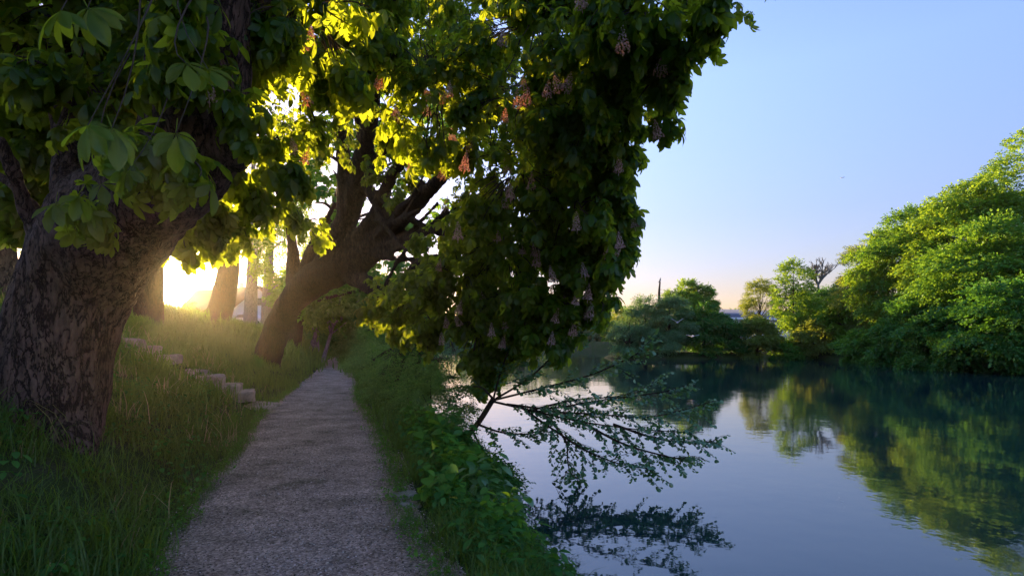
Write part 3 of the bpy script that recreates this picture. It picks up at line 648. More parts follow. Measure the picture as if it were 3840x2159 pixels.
# ------------------------------------------------------------------ general trees
SP_BROAD = [spray_tpl(11, .75, .20, i, .7, .25) for i in range(6)]
SP_FINE = [spray_tpl(14, .6, .11, 10 + i, .55, .3) for i in range(6)]
SP_WILL = [spray_tpl(14, .9, .15, 20 + i, .28, .7) for i in range(5)]
SP_FAR = [spray_tpl(9, 1.3, .42, 30 + i, .75, .25) for i in range(5)]
def tree(name, label, base, Ht, Rc, mat, tpl=SP_BROAD, hb=0.2, n=900, tr=0.25, bmat=BARK_DARK, nb=20, lean=(0, 0), flat=.62, cat='tree', group=None, scale=1.0, shape=1.0, droop=.3, bough=.27, trunk_pts=None, ry=None, stems=1):
    x, y = base[:2]; z = base[2] if len(base) > 2 else float(H(x, y)) - .15
    o = np.array([x, y, z]); T = empty(name, o, label, cat, group); nb = int(nb * 1.9)
    lean = np.array([lean[0], lean[1], 0.0])
    cz0, cz1 = Ht * hb, Ht; cm = (cz0 + cz1) / 2; ch = (cz1 - cz0) / 2; ry = ry or Rc
    u = randu(nb); k = (0.45 + .55 * rng.random(nb) ** .5)
    C = np.empty((nb, 3)); 
    zz = u[:, 2] * k; prof = 1 - (0.25 * shape) * np.clip(zz, 0, 1)
    C[:, 0] = u[:, 0] * k * Rc * (1 - bough * .7) * prof; C[:, 1] = u[:, 1] * k * ry * (1 - bough * .7) * prof
    C[:, 2] = cm + zz * ch * (1 - bough * .5)
    C += lean * (C[:, 2:3] / Ht)
    rb = Rc * bough * rng.uniform(.7, 1.25, nb)
    w = rng.choice(nb, n, p=rb ** 2 / np.sum(rb ** 2)); v = randu(n); v[:, 2] = np.where(rng.random(n) < .74, np.abs(v[:, 2]), v[:, 2])
    outw = nrm(np.column_stack([C[:, 0] - lean[0] * C[:, 2] / Ht, C[:, 1] - lean[1] * C[:, 2] / Ht, (C[:, 2] - cm) * .6]))[w]
    v = nrm(v + outw * .45); rr = (.75 + .3 * rng.random(n)) * np.where(rng.random(n) < .15, .5, 1)
    pos = C[w] + v * (rb[w] * rr)[:, None] * np.array([1, 1, flat])
    fw = nrm(v * np.array([1, 1, .4]) + outw * .5 + np.array([0, 0, -droop]) + rng.normal(0, .3, (n, 3)))
    up = nrm(np.array([0, 0, 1.0]) + v * .6 + rng.normal(0, .3, (n, 3)))
    V, Fc = instance(tpl, pos, fw, up, rng.uniform(.7, 1.25, n) * scale)
    mesh_np('crown', V, Fc, mat, T)
    mb = MB()
    for s in range(stems):
        off = np.array([random.uniform(-.5, .5), random.uniform(-.4, .4), 0]) * (stems > 1) * Rc * .3
        tp = [[0, 0, 0], lean * .2 + off * .6 + [0, 0, Ht * .22], lean * .55 + off + [0, 0, Ht * .55], lean * .9 + off * 1.3 + [0, 0, Ht * .9]]
        if trunk_pts is not None: tp = trunk_pts
        tp = curve_pts(tp, 14); mb.tube(tp, np.linspace(tr, tr * .15, 14) * (1 + .5 * np.exp(-np.arange(14) * 1.2)), 9)
    nlimb = min(nb, 14)
    for i in range(nlimb):
        zs = max(.12 * Ht, C[i, 2] * .62); q = tp[np.argmin(np.abs(tp[:, 2] - zs))]
        mid = (q + C[i]) / 2 + [0, 0, .08 * Ht * random.uniform(-.3, .6)]
        c = curve_pts([q, mid, C[i]], 6); mb.tube(c, np.linspace(tr * .32, tr * .06, 6), 5, False)
    mb.build('trunk', bmat, T, True)
    return T

G_FAR = 'trees on the opposite bank'
# (px, Y, height, radius, material, template, label, extra)
def far_tree(px, Y, Ht, Rc, mat, label, **kw):
    x = (px - 1920) / F * Y
    kw.setdefault('group', G_FAR); kw['n'] = int(kw.get('n', 900) * 1.7)
    return tree(kw.pop('name', 'broadleaf_tree'), label, (x, Y), Ht, Rc, mat, **kw)
far_tree(3900, 50, 19, 6.5, LEAF_LIME, 'tallest pale green tree at the right edge, rising above the rest', n=2600, nb=34, hb=.35, tr=.4)
far_tree(3700, 46, 12.8, 5.2, LEAF_GREEN, 'big rounded green tree below the tallest one at the right edge', n=2600, nb=34, hb=.12)
far_tree(3830, 40, 8.6, 4.2, LEAF_DARK, 'dark leafy tree leaning low over the water at the right edge', n=2200, nb=28, hb=.0, lean=(-1.5, -1))
far_tree(3600, 52, 15.8, 5.2, LEAF_LIME, 'lime green tree beside the tallest tree, domed top', n=2400, nb=30, hb=.15)
far_tree(3450, 56, 15.6, 5.0, LEAF_GREEN, 'tall mid green tree with knobbly top in the middle of the right bank', n=2300, nb=30, hb=.15, bough=.28)
far_tree(3590, 44, 6.6, 3.6, LEAF_DARK, 'low dark green tree spreading over the water under the lime green tree', n=1900, nb=22, hb=-.02, lean=(-1, -1))
far_tree(3430, 50, 7.6, 3.6, LEAF_DARK, 'dark bushy tree at the waterline beneath the tall mid green tree', n=1800, nb=22, hb=.0)
far_tree(3330, 60, 13.6, 4.3, LEAF_LIME, 'yellow green tree left of the tall mid green tree', n=2000, nb=26, hb=.1)
far_tree(3255, 64, 12.0, 3.5, LEAF_OLIVE, 'olive gold tree with airy crown sloping down toward the bare tree', n=1900, nb=26, hb=.1, tpl=SP_FINE, scale=1.4)
far_tree(3280, 57, 5.2, 3.2, LEAF_GREEN, 'small bright tree over the rusty patch of bank', n=1400, nb=18, hb=.02)
far_tree(3160, 67, 5.6, 3.2, LEAF_LIME, 'small lime tree with layered boughs above the waterline', n=1400, nb=18, hb=.05)
far_tree(3080, 74, 8.2, 2.6, LEAF_DARK, 'ivy clad dark tree standing before the bare tree', n=1300, nb=16, hb=.25, tpl=SP_FINE, scale=1.3)
far_tree(2975, 71, 10.6, 2.9, LEAF_LIME, 'slender light green tree with open crown left of the bare tree', n=900, nb=26, hb=.15, flat=1.3, bough=.26, tr=.2)
far_tree(2850, 76, 9.2, 2.5, LEAF_OLIVE, 'feathery upright tree left of the slender light green tree', n=900, nb=16, hb=.25, tpl=SP_FINE, scale=1.3, tr=.16)
far_tree(2840, 68, 5.2, 2.6, LEAF_OLIVE, 'bushy olive tree at the water beside the island gap', n=1300, nb=16, hb=.0)
far_tree(2950, 67, 3.9, 2.2, LEAF_GREEN, 'low green bush at the water under the slender tree', n=900, nb=12, hb=.0, name='shrub', cat='shrub')
far_tree(3050, 67, 4.4, 2.4, LEAF_OLIVE, 'low olive bush at the water under the ivy clad tree', n=900, nb=12, hb=.0, name='shrub', cat='shrub')
far_tree(3010, 80, 7.0, 2.8, LEAF_GREEN, 'rounded tree just behind the slender and ivy clad trees', n=1000, nb=16, hb=.1)
far_tree(3150, 76, 7.6, 2.8, LEAF_WILLOW, 'grey green tree in the dip right of the bare tree', n=1000, nb=16, hb=.1, tpl=SP_FINE, scale=1.3)
far_tree(3720, 58, 16.4, 5.0, LEAF_GREEN, 'tall green tree behind the lime green dome', n=1700, nb=26, hb=.3)
far_tree(4100, 44, 15, 5.5, LEAF_GREEN, 'large green tree just past the right edge', n=1500, nb=24, hb=.05)
# island
G_I = 'trees on the little island'
def isl(px, Y, Ht, Rc, mat, label, **kw): return far_tree(px, Y, Ht, Rc, mat, label, group=G_I, **kw)
isl(2420, 71, 6.6, 3.3, LEAF_WILLOW, 'broad grey green willow bush at the left end of the island', n=2200, nb=26, hb=-.02, tpl=SP_FINE, scale=1.4, name='willow_shrub', cat='shrub')
isl(2510, 69, 7.0, 3.3, LEAF_WILLOW, 'rounded grey green willow bush in the middle of the island', n=2200, nb=26, hb=-.02, tpl=SP_FINE, scale=1.4, name='willow_shrub', cat='shrub')
isl(2640, 69, 5.6, 3.4, LEAF_DARK, 'dark green spreading bush on the right half of the island', n=2000, nb=24, hb=-.03, name='shrub', cat='shrub')
isl(2735, 69, 3.7, 2.2, LEAF_DARK, 'small low bush at the right tip of the island', n=1100, nb=14, hb=-.03, name='shrub', cat='shrub')
isl(2360, 69, 4.6, 2.2, LEAF_WILLOW, 'small pale bush at the left tip of the island', n=1100, nb=14, hb=-.03, tpl=SP_FINE, scale=1.4, name='shrub', cat='shrub')
isl(2560, 76, 9.4, 2.4, LEAF_LIME, 'slim light tree right behind the bare pole on the island', n=900, nb=16, hb=.4, tr=.16)
isl(2625, 76, 9.3, 2.2, LEAF_GREEN, 'slim green tree standing tallest at the right of the island', n=800, nb=15, hb=.4, tr=.16)
isl(2330, 74, 6.2, 1.4, LEAF_OLIVE, 'thin sparse tree at the far left of the island', n=260, nb=9, hb=.4, tpl=SP_FINE, scale=1.3, tr=.1)

def snag():
    Y = 71; p = P(2473, 1330, Y); p[2] = float(H(p[0], p[1])) - .1; T = empty('dead_tree', p, 'bare dead pole of a tree rising from the island bushes', 'dead tree')
    top = P(2475, 1056, Y) - p; mb = MB()
    mb.tube(curve_pts([[0, 0, 0], [.15, 0, top[2] * .5], [-.05, 0, top[2] * .8], top], 12), np.linspace(.3, .09, 12), 8); mb.build('trunk', BARK_DARK, T, True)
    for (h, dx, r) in ((.88, .4, .03), (.83, .45, .03), (.79, .3, .025), (.68, -.6, .035), (.7, .25, .02), (.75, .3, .02)):
        b = MB(); b.tube(curve_pts([[0, 0, top[2] * h], [dx * .5, .05, top[2] * h + .1], [dx, .1, top[2] * h + .05 + (abs(dx) > .5) * .3]], 5), np.linspace(r, r * .4, 5), 5); b.build('branch', BARK_GREY, T)
    b = empty('perched_bird', P(2475, 1056, Y), 'dark bird perched on the tip of the bare dead pole', 'bird')
    m = MB(); m.tube([[-.22, 0, -.12], [-.05, 0, .05], [.02, 0, .2], [.03, 0, .32], [.05, 0, .42], [.12, 0, .46]], [.02, .09, .11, .07, .055, .02], 8)
    m.tube([[0, .04, .1], [0, .04, -.02]], .012, 4); m.tube([[0, -.04, .1], [0, -.04, -.02]], .012, 4); m.build('body', BIRD_G, b, True)
    w = MB(); w.add([[-.02, -.09, .25], [.05, -.1, .1], [-.28, -.05, -.15], [-.1, -.12, .05], [-.02, .09, .25], [.05, .1, .1], [-.28, .05, -.15], [-.1, .12, .05]], [[[0, 1, 2, 3], [4, 7, 6, 5]]]); w.build('wings', BIRD_G, b)
    k = MB(); k.tube([[.11, 0, .46], [.2, 0, .45]], [.015, .003], 5); k.build('beak', DARKM, b)
snag()
def gull(px, py, Y, span, rz, lift, label):
    b = empty('flying_bird', P(px, py, Y), label, 'bird'); b.rotation_euler = (0, R_(8), rz)
    m = MB(); m.tube([[-.3, 0, 0], [-.15, 0, 0], [.05, 0, .02], [.2, 0, .03], [.27, 0, .04], [.33, 0, .03]], [.02, .06, .085, .05, .055, .01], 8); m.build('body', BIRD_W, b, True)
    for s in (-1, 1):
        w = MB(); h = span / 2
        V = [[.12, .05 * s, .03], [.16, h * .45 * s, lift * h * .6], [.02, h * s, lift * h], [-.04, h * .95 * s, lift * h * .95], [-.04, h * .45 * s, lift * h * .55], [-.12, .05 * s, .02]]
        V2 = [[a, b_, c - .02] for a, b_, c in V]
        w.add(V + V2, [[[0, 1, 4, 5], [1, 2, 3, 4], [6, 11, 10, 7], [7, 10, 9, 8], [0, 6, 7, 1], [1, 7, 8, 2], [5, 4, 10, 11], [4, 3, 9, 10]]]); w.build('wing', BIRD_W, b)
    t = MB(); t.add([[-.25, -.03, 0], [-.25, .03, 0], [-.42, .08, 0], [-.42, -.08, 0], [-.3, 0, -.02]], [[[0, 1, 2, 3]], [[0, 4, 1], [3, 2, 4]]]); t.build('tail', BIRD_W, b)
gull(2598, 1261, 45, 1.1, R_(95), .25, 'white gull gliding with level wings low in front of the island')
gull(2540, 1209, 48, 1.0, R_(70), .7, 'white gull with raised wings flying higher in front of the island')

def branching(mb, p, d, L, r, depth, spread=.5):
    q = p + d * L; m = (p + q) / 2 + np.array([random.gauss(0, .06), random.gauss(0, .06), random.gauss(0, .04)]) * L
    mb.tube([p, m, q], [r, r * .8, r * .62], 5 if depth > 2 else 4, False)
    if depth == 0: return
    for k in range(random.choice([2, 3, 3]) if depth > 1 else 3):
        nd_ = nrm(d + np.array([random.gauss(0, spread), random.gauss(0, spread), random.gauss(.08, spread * .7)]))
        branching(mb, q if random.random() < .6 else m, nd_, L * random.uniform(.6, .85), r * .68, depth - 1, spread)
def bare_tree():
    x = (3070 - 1920) / F * 78; p = np.array([x, 78, float(H(x, 78)) - .1]); T = empty('bare_tree', p, 'leafless tree with spreading twigs and dark nests above the green crowns', 'tree')
    mb = MB(); mb.tube(curve_pts([[0, 0, 0], [.1, 0, 4], [-.1, 0, 8.6]], 8), np.linspace(.3, .16, 8), 8)
    for a in (-1.1, -.4, .3, 1.0, 1.5):
        branching(mb, np.array([-.1, 0, 8.2]), nrm([math.sin(a) * .8, random.uniform(-.3, .3), 1]), 1.3, .15, 4, .42)
    mb.build('trunk', BARK_GREY, T)
    for (dx, dz) in ((-.3, 10.6), (-.7, 9.2)):
        n = MB(); 
        for k in range(60):
            c = np.array([dx, 0, dz]) + rng.normal(0, .16, 3); d = randu(1)[0] * .3; n.tube([c - d, c + d], .02, 3, False)
        n.build('nest', BARK_DARK, T)
bare_tree()

# far shore beyond the gap left of the island
for i, (px, Y, h, r, mt, lb) in enumerate([(2235, 150, 8, 4.5, LEAF_WILLOW, 'hazy rounded tree on the far shore nearest the hanging chestnut'), (2180, 155, 9, 5, LEAF_WILLOW, 'hazy broad tree on the far shore half hidden by chestnut leaves'), (2290, 160, 7.5, 4.5, LEAF_WILLOW, 'hazy tree on the far shore just left of the island'), (2290, 133, 4.4, 1.0, LEAF_LIME, 'small yellowish poplar on the far shore beside the island'), (2100, 150, 9, 5, LEAF_GREEN, 'hazy green tree on the far shore seen through the chestnut twigs'), (2010, 148, 10, 5.5, LEAF_WILLOW, 'tall hazy tree on the far shore behind the middle of the crown'), (1900, 150, 9, 5, LEAF_GREEN, 'hazy tree on the far shore above the sapling branches'), (1800, 150, 10, 5.5, LEAF_WILLOW, 'hazy tree on the far shore above the sapling stem'), (2370, 165, 8, 5, LEAF_WILLOW, 'hazy tree on the far shore behind the island'), (2760, 150, 9, 5, LEAF_GREEN, 'distant tree seen in the gap right of the island'), (2690, 175, 9, 6, LEAF_WILLOW, 'distant tree beyond the shed roof')]):
    far_tree(px, Y, h, r, mt, lb, n=700, nb=16, hb=.0, tpl=SP_FAR, group='trees on the far shore')
def woodland():
    n = 9000; x = rng.uniform(-260, 420, n); y = rng.uniform(190, 420, n); z = H(x, y) + rng.uniform(0, 9, n) * (1 + .3 * np.sin(x * .05) + .2 * np.sin(x * .17))
    V, Fc = instance(SP_FAR, np.column_stack([x, y, z]), randu(n) * [1, 1, .4], nrm(randu(n) + [0, 0, 1.5]), rng.uniform(2.4, 5, n))
    tag(mesh_np('distant_woodland', V, Fc, LEAF_WILLOW), kind='stuff')
woodland()
def quay():
    q = MB(); a = P(2100, 1318, 130); b = P(2300, 1318, 126)
    c = (a + b) / 2; q.box([c[0], c[1], -.45], [14, .6, 1.3], -.12); o = q.build('retaining_wall', ROCK); tag(o, 'low dark stone wall along the far shore left of the island', 'wall')
quay()

# left bank trees further along
G_P = 'trees further along the path'
def bank_tree(px, py, Y, Ht, Rc, mat, label, **kw):
    p = P(px, py, Y); return tree(kw.pop('name', 'path_tree'), label, (p[0], p[1]), Ht, Rc, mat, group=kw.pop('group', G_P), **kw)
bank_tree(1160, 1300, 36, 5.4, 2.5, LEAF_GREEN, 'slim trunked tree on the grass slope just past the leaning chestnut', hb=.32, lean=(1.6, 0), n=1500, tr=.2, bmat=BARK_GREY)
bank_tree(1188, 1290, 41, 6.2, 2.8, LEAF_GREEN, 'second slim tree on the slope, close behind the first', hb=.42, n=1300, tr=.2, bmat=BARK_GREY)
bank_tree(1205, 1335, 32, 5.6, 2.4, LEAF_GREEN, 'slender tree leaning right at the path edge', hb=.45, n=1300, tr=.14, lean=(1.6, 0), bmat=BARK_GREY)
bank_tree(1275, 1310, 55, 7, 3.6, LEAF_GREEN, 'small tree on the slope where the path bends away', hb=.4, n=1100, tr=.25, lean=(1.5, 0))
bank_tree(1225, 1290, 48, 7, 3.4, LEAF_DARK, 'dark evergreen shrub behind the slender path trees', hb=.0, n=1300, tr=.2)
bank_tree(1330, 1290, 75, 12, 5, LEAF_GREEN, 'tall tree closing the view at the end of the path', hb=.2, n=1300, tpl=SP_FAR, scale=.8)
bank_tree(1400, 1290, 90, 14, 6, LEAF_LIME, 'light green tree beyond the end of the path', hb=.1, n=1300, tpl=SP_FAR, scale=.8)
bank_tree(1480, 1290, 105, 14, 6, LEAF_GREEN, 'large tree on the left bank far up the river', hb=.05, n=1300, tpl=SP_FAR, scale=.9)
bank_tree(1550, 1290, 120, 14, 7, LEAF_GREEN, 'farthest large tree on the left bank by the water', hb=.05, n=1100, tpl=SP_FAR, scale=1)
bank_tree(1180, 1290, 60, 9, 4, LEAF_GREEN, 'broad tree behind the limbs of the leaning chestnut', hb=.3, n=1500, tpl=SP_FAR, scale=.7)
# river side of the path
G_B = 'bushes between the path and the water'
def bush(px, Y, Ht, Rc, mat, label, **kw):
    x = (px - 1920) / F * Y; kw.setdefault('name', 'shrub'); return tree(kw.pop('name'), label, (x, Y), Ht, Rc, mat, group=G_B, cat='shrub', **kw)
bush(1370, 34, 3.4, 1.7, LEAF_BUSH, 'feathery green bush at the bend of the path', hb=0, n=1500, tpl=SP_FINE, scale=.8, tr=.05)
bush(1440, 29, 3.6, 1.8, LEAF_BUSH, 'tall feathery bush behind the dark leaning stems', hb=0, n=1500, tpl=SP_FINE, scale=.8, tr=.05)
bush(1330, 48, 4.2, 2.2, LEAF_BUSH, 'green bush narrowing the path in the distance', hb=0, n=1300, tpl=SP_FINE, tr=.05)
bush(1500, 40, 5.0, 2.2, LEAF_WILLOW, 'pale willow bush at the waterside beyond the dark stems', hb=.0, n=1500, tpl=SP_WILL, tr=.06, droop=.8)
bush(1395, 22, 1.5, 1.0, LEAF_BUSH, 'low bright green bush on the right edge of the path', hb=0, n=900, tpl=SP_FINE, scale=.55, tr=.03)
bush(1440, 16.5, 1.1, .7, LEAF_BUSH, 'knee high bush at the path edge before the dark small tree', hb=0, n=800, tpl=SP_FINE, scale=.45, tr=.03)
bush(1530, 13.0, 1.5, 1.0, LEAF_BUSH, 'soft round bush on the bank beyond the sapling foot', hb=-.1, n=900, tpl=SP_FINE, scale=.42, tr=.03)
bush(1615, 10.6, 1.35, .8, LEAF_BUSH, 'soft green bush on the bank left of the leaning sapling', hb=-.1, n=1000, tpl=SP_FINE, scale=.38, tr=.03)
bush(1670, 9.0, .6, .45, LEAF_DARK, 'dark ivy mound below the foot of the sapling', hb=-.1, n=700, tpl=SP_FINE, scale=.4, tr=.02)
bush(1790, 8.6, .4, .5, LEAF_DARK, 'dark leafy mound overhanging the water under the sapling', hb=-.2, n=700, tpl=SP_FINE, scale=.45, tr=.02)

def leaning_tree(name, label, stem, spots, mat, r0, tpl, nspr, cat='tree', scale=1.0, origin_y=None):
    """small tree given by stems and leafy boughs in space"""
    o = np.array(stem[0][0][:3]); T = empty(name, o, label, cat)
    mb = MB()
    for L in stem:
        c = curve_pts(L, 12); mb.tube(c[:, :3] - o, c[:, 3], 8)
    mb.build('trunk', BARK_DARK, T, True)
    pos = []; fw = []
    for (c, r, n) in spots:
        v = randu(n); pos.append(c + v * r * rng.random((n, 1)) ** .4); fw.append(nrm(v * [1, 1, .35] + [.25, 0, -.15]))
    pos = np.concatenate(pos); fw = np.concatenate(fw); n = len(pos)
    V, Fc = instance(tpl, pos, fw, nrm(np.array([0, 0, 1.0]) + rng.normal(0, .3, (n, 3))), rng.uniform(.7, 1.2, n) * scale)
    mesh_np('crown', V, Fc, mat, T, False, o)
    ctr = np.array([c for c, r, n in spots]); k = np.argmin(np.linalg.norm(pos[:, None] - ctr[None], axis=2), axis=1)
    V, Fc = tubes3(ctr[k], pos, .012, .004, .05, 3); mesh_np('twigs', V, Fc, BARK_TWIG, T, False, o)
    return T
leaning_tree('leaning_willow', 'dark willow trunk slanting right from the path edge over the bushes',
    [rows([(1395, 1470, 17.6, .2), (1440, 1400, 17.6, .16), (1520, 1320, 17.4, .13), (1600, 1250, 17, .09), (1680, 1200, 16.5, .05)]),
     rows([(1440, 1400, 17.6, .1), (1500, 1335, 18.2, .06), (1540, 1240, 18.4, .035)]), rows([(1400, 1350, 18.4, .04), (1470, 1310, 18.3, .05), (1530, 1330, 18, .03)]), rows([(1380, 1240, 18.4, .02), (1450, 1210, 18.2, .03), (1530, 1225, 18, .045)])],
    [(P(1480, 1330, 18), np.array([.6, .8, .35]), 60), (P(1560, 1260, 17.4), np.array([.6, .8, .4]), 70), (P(1650, 1220, 16.8), np.array([.6, .8, .4]), 70), (P(1420, 1230, 18.2), np.array([.5, .6, .25]), 40)], LEAF_GREEN, .2, SP_FINE, 0, scale=.5)
leaning_tree('alder_bush', 'small dark tree with layered boughs reaching over the sunlit water',
    [rows([(1475, 1500, 14.8, .07), (1490, 1420, 14.7, .055), (1515, 1350, 14.6, .035), (1530, 1290, 14.5, .02)]), rows([(1490, 1430, 14.7, .03), (1600, 1400, 14.2, .02), (1700, 1410, 13.8, .01)]), rows([(1500, 1390, 14.7, .03), (1590, 1350, 14.2, .02), (1680, 1350, 13.8, .01)]), rows([(1480, 1460, 14.8, .03), (1590, 1450, 14.3, .015), (1660, 1460, 14, .008)])],
    [(P(1560, 1330, 14.4), np.array([.5, .6, .14]), 70), (P(1640, 1350, 14.0), np.array([.5, .6, .1]), 60), (P(1600, 1400, 14.2), np.array([.6, .6, .1]), 80), (P(1690, 1415, 13.8), np.array([.35, .5, .07]), 34), (P(1560, 1450, 14.4), np.array([.55, .6, .12]), 70), (P(1530, 1290, 14.5), np.array([.4, .5, .2]), 50), (P(1650, 1455, 14), np.array([.25, .4, .06]), 22), (P(1480, 1380, 14.7), np.array([.3, .4, .3]), 40)], LEAF_DARK, .1, SP_FINE, 0, scale=.42)
leaning_tree('trailing_willow', 'thin willow trailing pale strands down to the bright water',
    [rows([(1560, 1400, 30, .12), (1600, 1300, 30, .1), (1650, 1230, 29.5, .06), (1700, 1220, 29, .03)])],
    [(P(1700, 1290, 29), np.array([.75, .8, .8]), 220), (P(1640, 1260, 29.5), np.array([.8, .8, .8]), 160)], LEAF_WILLOW, .1, [spray_tpl(16, 1.6, .12, 60 + i, .3, .0) for i in range(4)], 0, scale=.8)

# alder sapling over the water
def sapling():
    o = P(1715, 1695, 11); o[2] = float(H(o[0], o[1])) - .05
    T = empty('alder_sapling', o, 'slanting alder sapling with round leaves fanned out low over the water', 'tree')
    stem = rows([(1700, 1720, 11, .065), (1750, 1640, 10.9, .056), (1800, 1575, 10.8, .052), (1850, 1495, 10.7, .05)])
    mb = MB(); c = curve_pts(stem, 14); mb.tube(c[:, :3] - o, c[:, 3], 10)
    mb.build('trunk', BARK_DARK, T, True)
    B = [[(1850, 1500, 10.7), (1980, 1420, 10.4), (2090, 1320, 10.0), (2190, 1240, 9.7)],
         [(1850, 1500, 10.7), (2050, 1450, 10.2), (2230, 1400, 9.8), (2380, 1330, 9.5), (2420, 1300, 9.4)],
         [(1850, 1505, 10.7), (2000, 1540, 10.3), (2180, 1580, 9.9), (2400, 1610, 9.5), (2640, 1620, 9.1)],
         [(1900, 1515, 10.6), (2060, 1530, 10.3), (2250, 1500, 10), (2480, 1470, 9.7), (2600, 1440, 9.5)],
         [(2000, 1540, 10.3), (2200, 1550, 10.6), (2450, 1560, 10.5), (2690, 1500, 10.3)],
         [(1960, 1530, 10.4), (2060, 1600, 10.0), (2200, 1690, 9.4), (2330, 1740, 9.0), (2450, 1760, 8.9)],
         [(2180, 1580, 9.9), (2330, 1660, 9.4), (2500, 1710, 9.0), (2590, 1720, 8.9)],
         [(1790, 1590, 10.8), (1880, 1620, 10.5), (1980, 1625, 10.2), (2060, 1600, 10)],
         [(1850, 1495, 10.7), (1870, 1420, 10.6), (1900, 1330, 10.4), (1930, 1260, 10.2)],
         [(1850, 1495, 10.7), (1800, 1450, 10.8), (1740, 1460, 10.8), (1700, 1490, 10.8)],
         [(2050, 1560, 10.1), (2120, 1650, 9.7), (2130, 1740, 9.4), (2150, 1790, 9.2)],
         [(2300, 1590, 9.7), (2450, 1640, 9.3), (2600, 1660, 9.0), (2690, 1650, 8.9)],
         [(1770, 1610, 10.8), (1820, 1700, 10.2), (1900, 1770, 9.8), (1950, 1800, 9.6)],
         [(1980, 1540, 10.4), (2150, 1500, 11), (2350, 1480, 11.4), (2500, 1420, 11.6)]]
    LP = []; LF = []
    for b in B:
        pts = curve_pts([P(*q) for q in b], 16); L = np.sum(np.linalg.norm(np.diff(pts, axis=0), axis=1))
        bm = MB(); bm.tube(pts - o, np.linspace(.024, .005, 16), 6)
        nsub = int(L * 13)
        for k in range(nsub):
            t = .18 + .82 * (k + random.random()) / nsub; i = min(int(t * 15), 14); p = pts[i]; d = nrm(pts[min(i + 1, 15)] - pts[max(i - 1, 0)])
            s = nrm(np.cross(d, [random.gauss(0, .35), random.gauss(0, .35), 1])) * random.choice([-1, 1])
            l = random.uniform(.25, .75) * (1.15 - .5 * t); e = nrm(d * .8 + s * .8 + np.array([0, 0, random.gauss(-.12, .22)]))
            q = p + e * l + np.array([0, 0, -.1 * l]); bm.tube(curve_pts([p - o, (p + q) / 2 + [0, 0, .03] - o, q - o], 4), [.006, .005, .004, .003], 3, False)
            m = int(l / .040) + 2
            for j in range(m):
                f = (j + .8) / m; LP.append(p + (q - p) * f + rng.normal(0, .012, 3)); sd = nrm(np.cross(e, [0, 0, 1])) * (1 if j % 2 else -1)
                LF.append(nrm(e * .5 + sd * .8 + rng.normal(0, .3, 3) + [0, 0, -.35]))
        bm.build('branch', BARK_DARK, T)
    LP = np.array(LP); LF = np.array(LF); n = len(LP)
    V, Fc = instance([round_leaf_tpl(.074, i) for i in range(3)], LP, LF, nrm(np.array([0, -.2, .8]) + rng.normal(0, .45, (n, 3))), rng.uniform(.55, 1.15, n))
    mesh_np('crown', V, Fc, LEAF_ALDER, T, False, o)
sapling()

# ------------------------------------------------------------------ background trunks on the left, tree tops above
def trunk_tree(name, label, pts, blobs_, mat, bmat, tpl, scale, bare=False, cat='tree'):
    L = rows(pts); o = np.array(L[0][:3]); o[2] = float(H(o[0], o[1])) - .1; L[0][2] = min(L[0][2], o[2])
    T = empty(name, o, label, cat, 'trees on top of the embankment')
    mb = MB(); c = curve_pts(L, 16); mb.tube(c[:, :3] - o, c[:, 3], 12)
    if blobs_:
        pos = []; fw = []
        for (bc, r, n) in blobs_:
            v = randu(n); cc = c[np.argmin(np.abs(c[:, 2] - (bc[2] - r[2] * .5))), :3]
            mb.tube(curve_pts([cc - o, (cc + bc) / 2 - o + [0, 0, .2], bc - o], 6), np.linspace(.12, .03, 6), 5, False)
            nb = max(4, n // 12); cb = randu(nb) * (.4 + .6 * rng.random((nb, 1)) ** .5); w = rng.integers(0, nb, n)
            uu = cb[w] + rng.normal(0, .13, (n, 3)); pos.append(bc + uu * r); fw.append(nrm(uu * [1, 1, .5] + [0, 0, -.3] + rng.normal(0, .2, (n, 3))))
        pos = np.concatenate(pos); fw = np.concatenate(fw); n = len(pos)
        V, Fc = instance(tpl, pos, fw, nrm(np.array([0, 0, 1.0]) + rng.normal(0, .4, (n, 3))), rng.uniform(.7, 1.25, n) * scale)
        mesh_np('crown', V, Fc, mat, T, False, o)
    mb.build('trunk', bmat, T, True)
    return T
PALM_S = [palmate(.24, 50 + i) for i in range(5)]
def B(px, py, Y, rpx, n): return blob(px, py, Y, rpx, n, 1.2)
trunk_tree('embankment_tree', 'dark straight trunk immediately left of the low sun', [(556, 1200, 17, .42), (560, 1080, 17, .37), (566, 950, 17, .34), (575, 780, 17, .3), (610, 400, 17, .2), (600, 0, 17, .12)], [B(520, 420, 16, 230, 110), B(700, 250, 17, 240, 110), B(400, 150, 17, 230, 80), B(820, 480, 18, 150, 60), B(640, 720, 17.5, 90, 26), B(330, 600, 18, 140, 60)], LEAF_CHEST, BARK_DARK, PALM_S, 1.2)
trunk_tree('embankment_tree', 'grey leaning trunk seen between the old chestnut and the dark straight trunk', [(455, 1200, 26, .5), (480, 1050, 26, .42), (515, 900, 26, .38), (540, 700, 26, .3), (560, 300, 26, .2)], [B(480, 300, 26, 220, 150), B(300, 500, 26, 160, 110), B(620, 120, 27, 200, 120)], LEAF_LIME, BARK_GREY, PALM_S, 1.5)
trunk_tree('embankment_tree', 'dark crooked trunk between the low sun and the house', [(800, 1210, 27, .62), (830, 1150, 27, .55), (850, 1060, 27, .5), (862, 960, 27, .42), (855, 850, 27, .33), (835, 600, 27, .22), (820, 200, 27, .14)], [B(800, 600, 26, 110, 80), B(760, 380, 27, 200, 120), B(900, 150, 26, 260, 150)], LEAF_CHEST, BARK_DARK, PALM_S, 1.5)
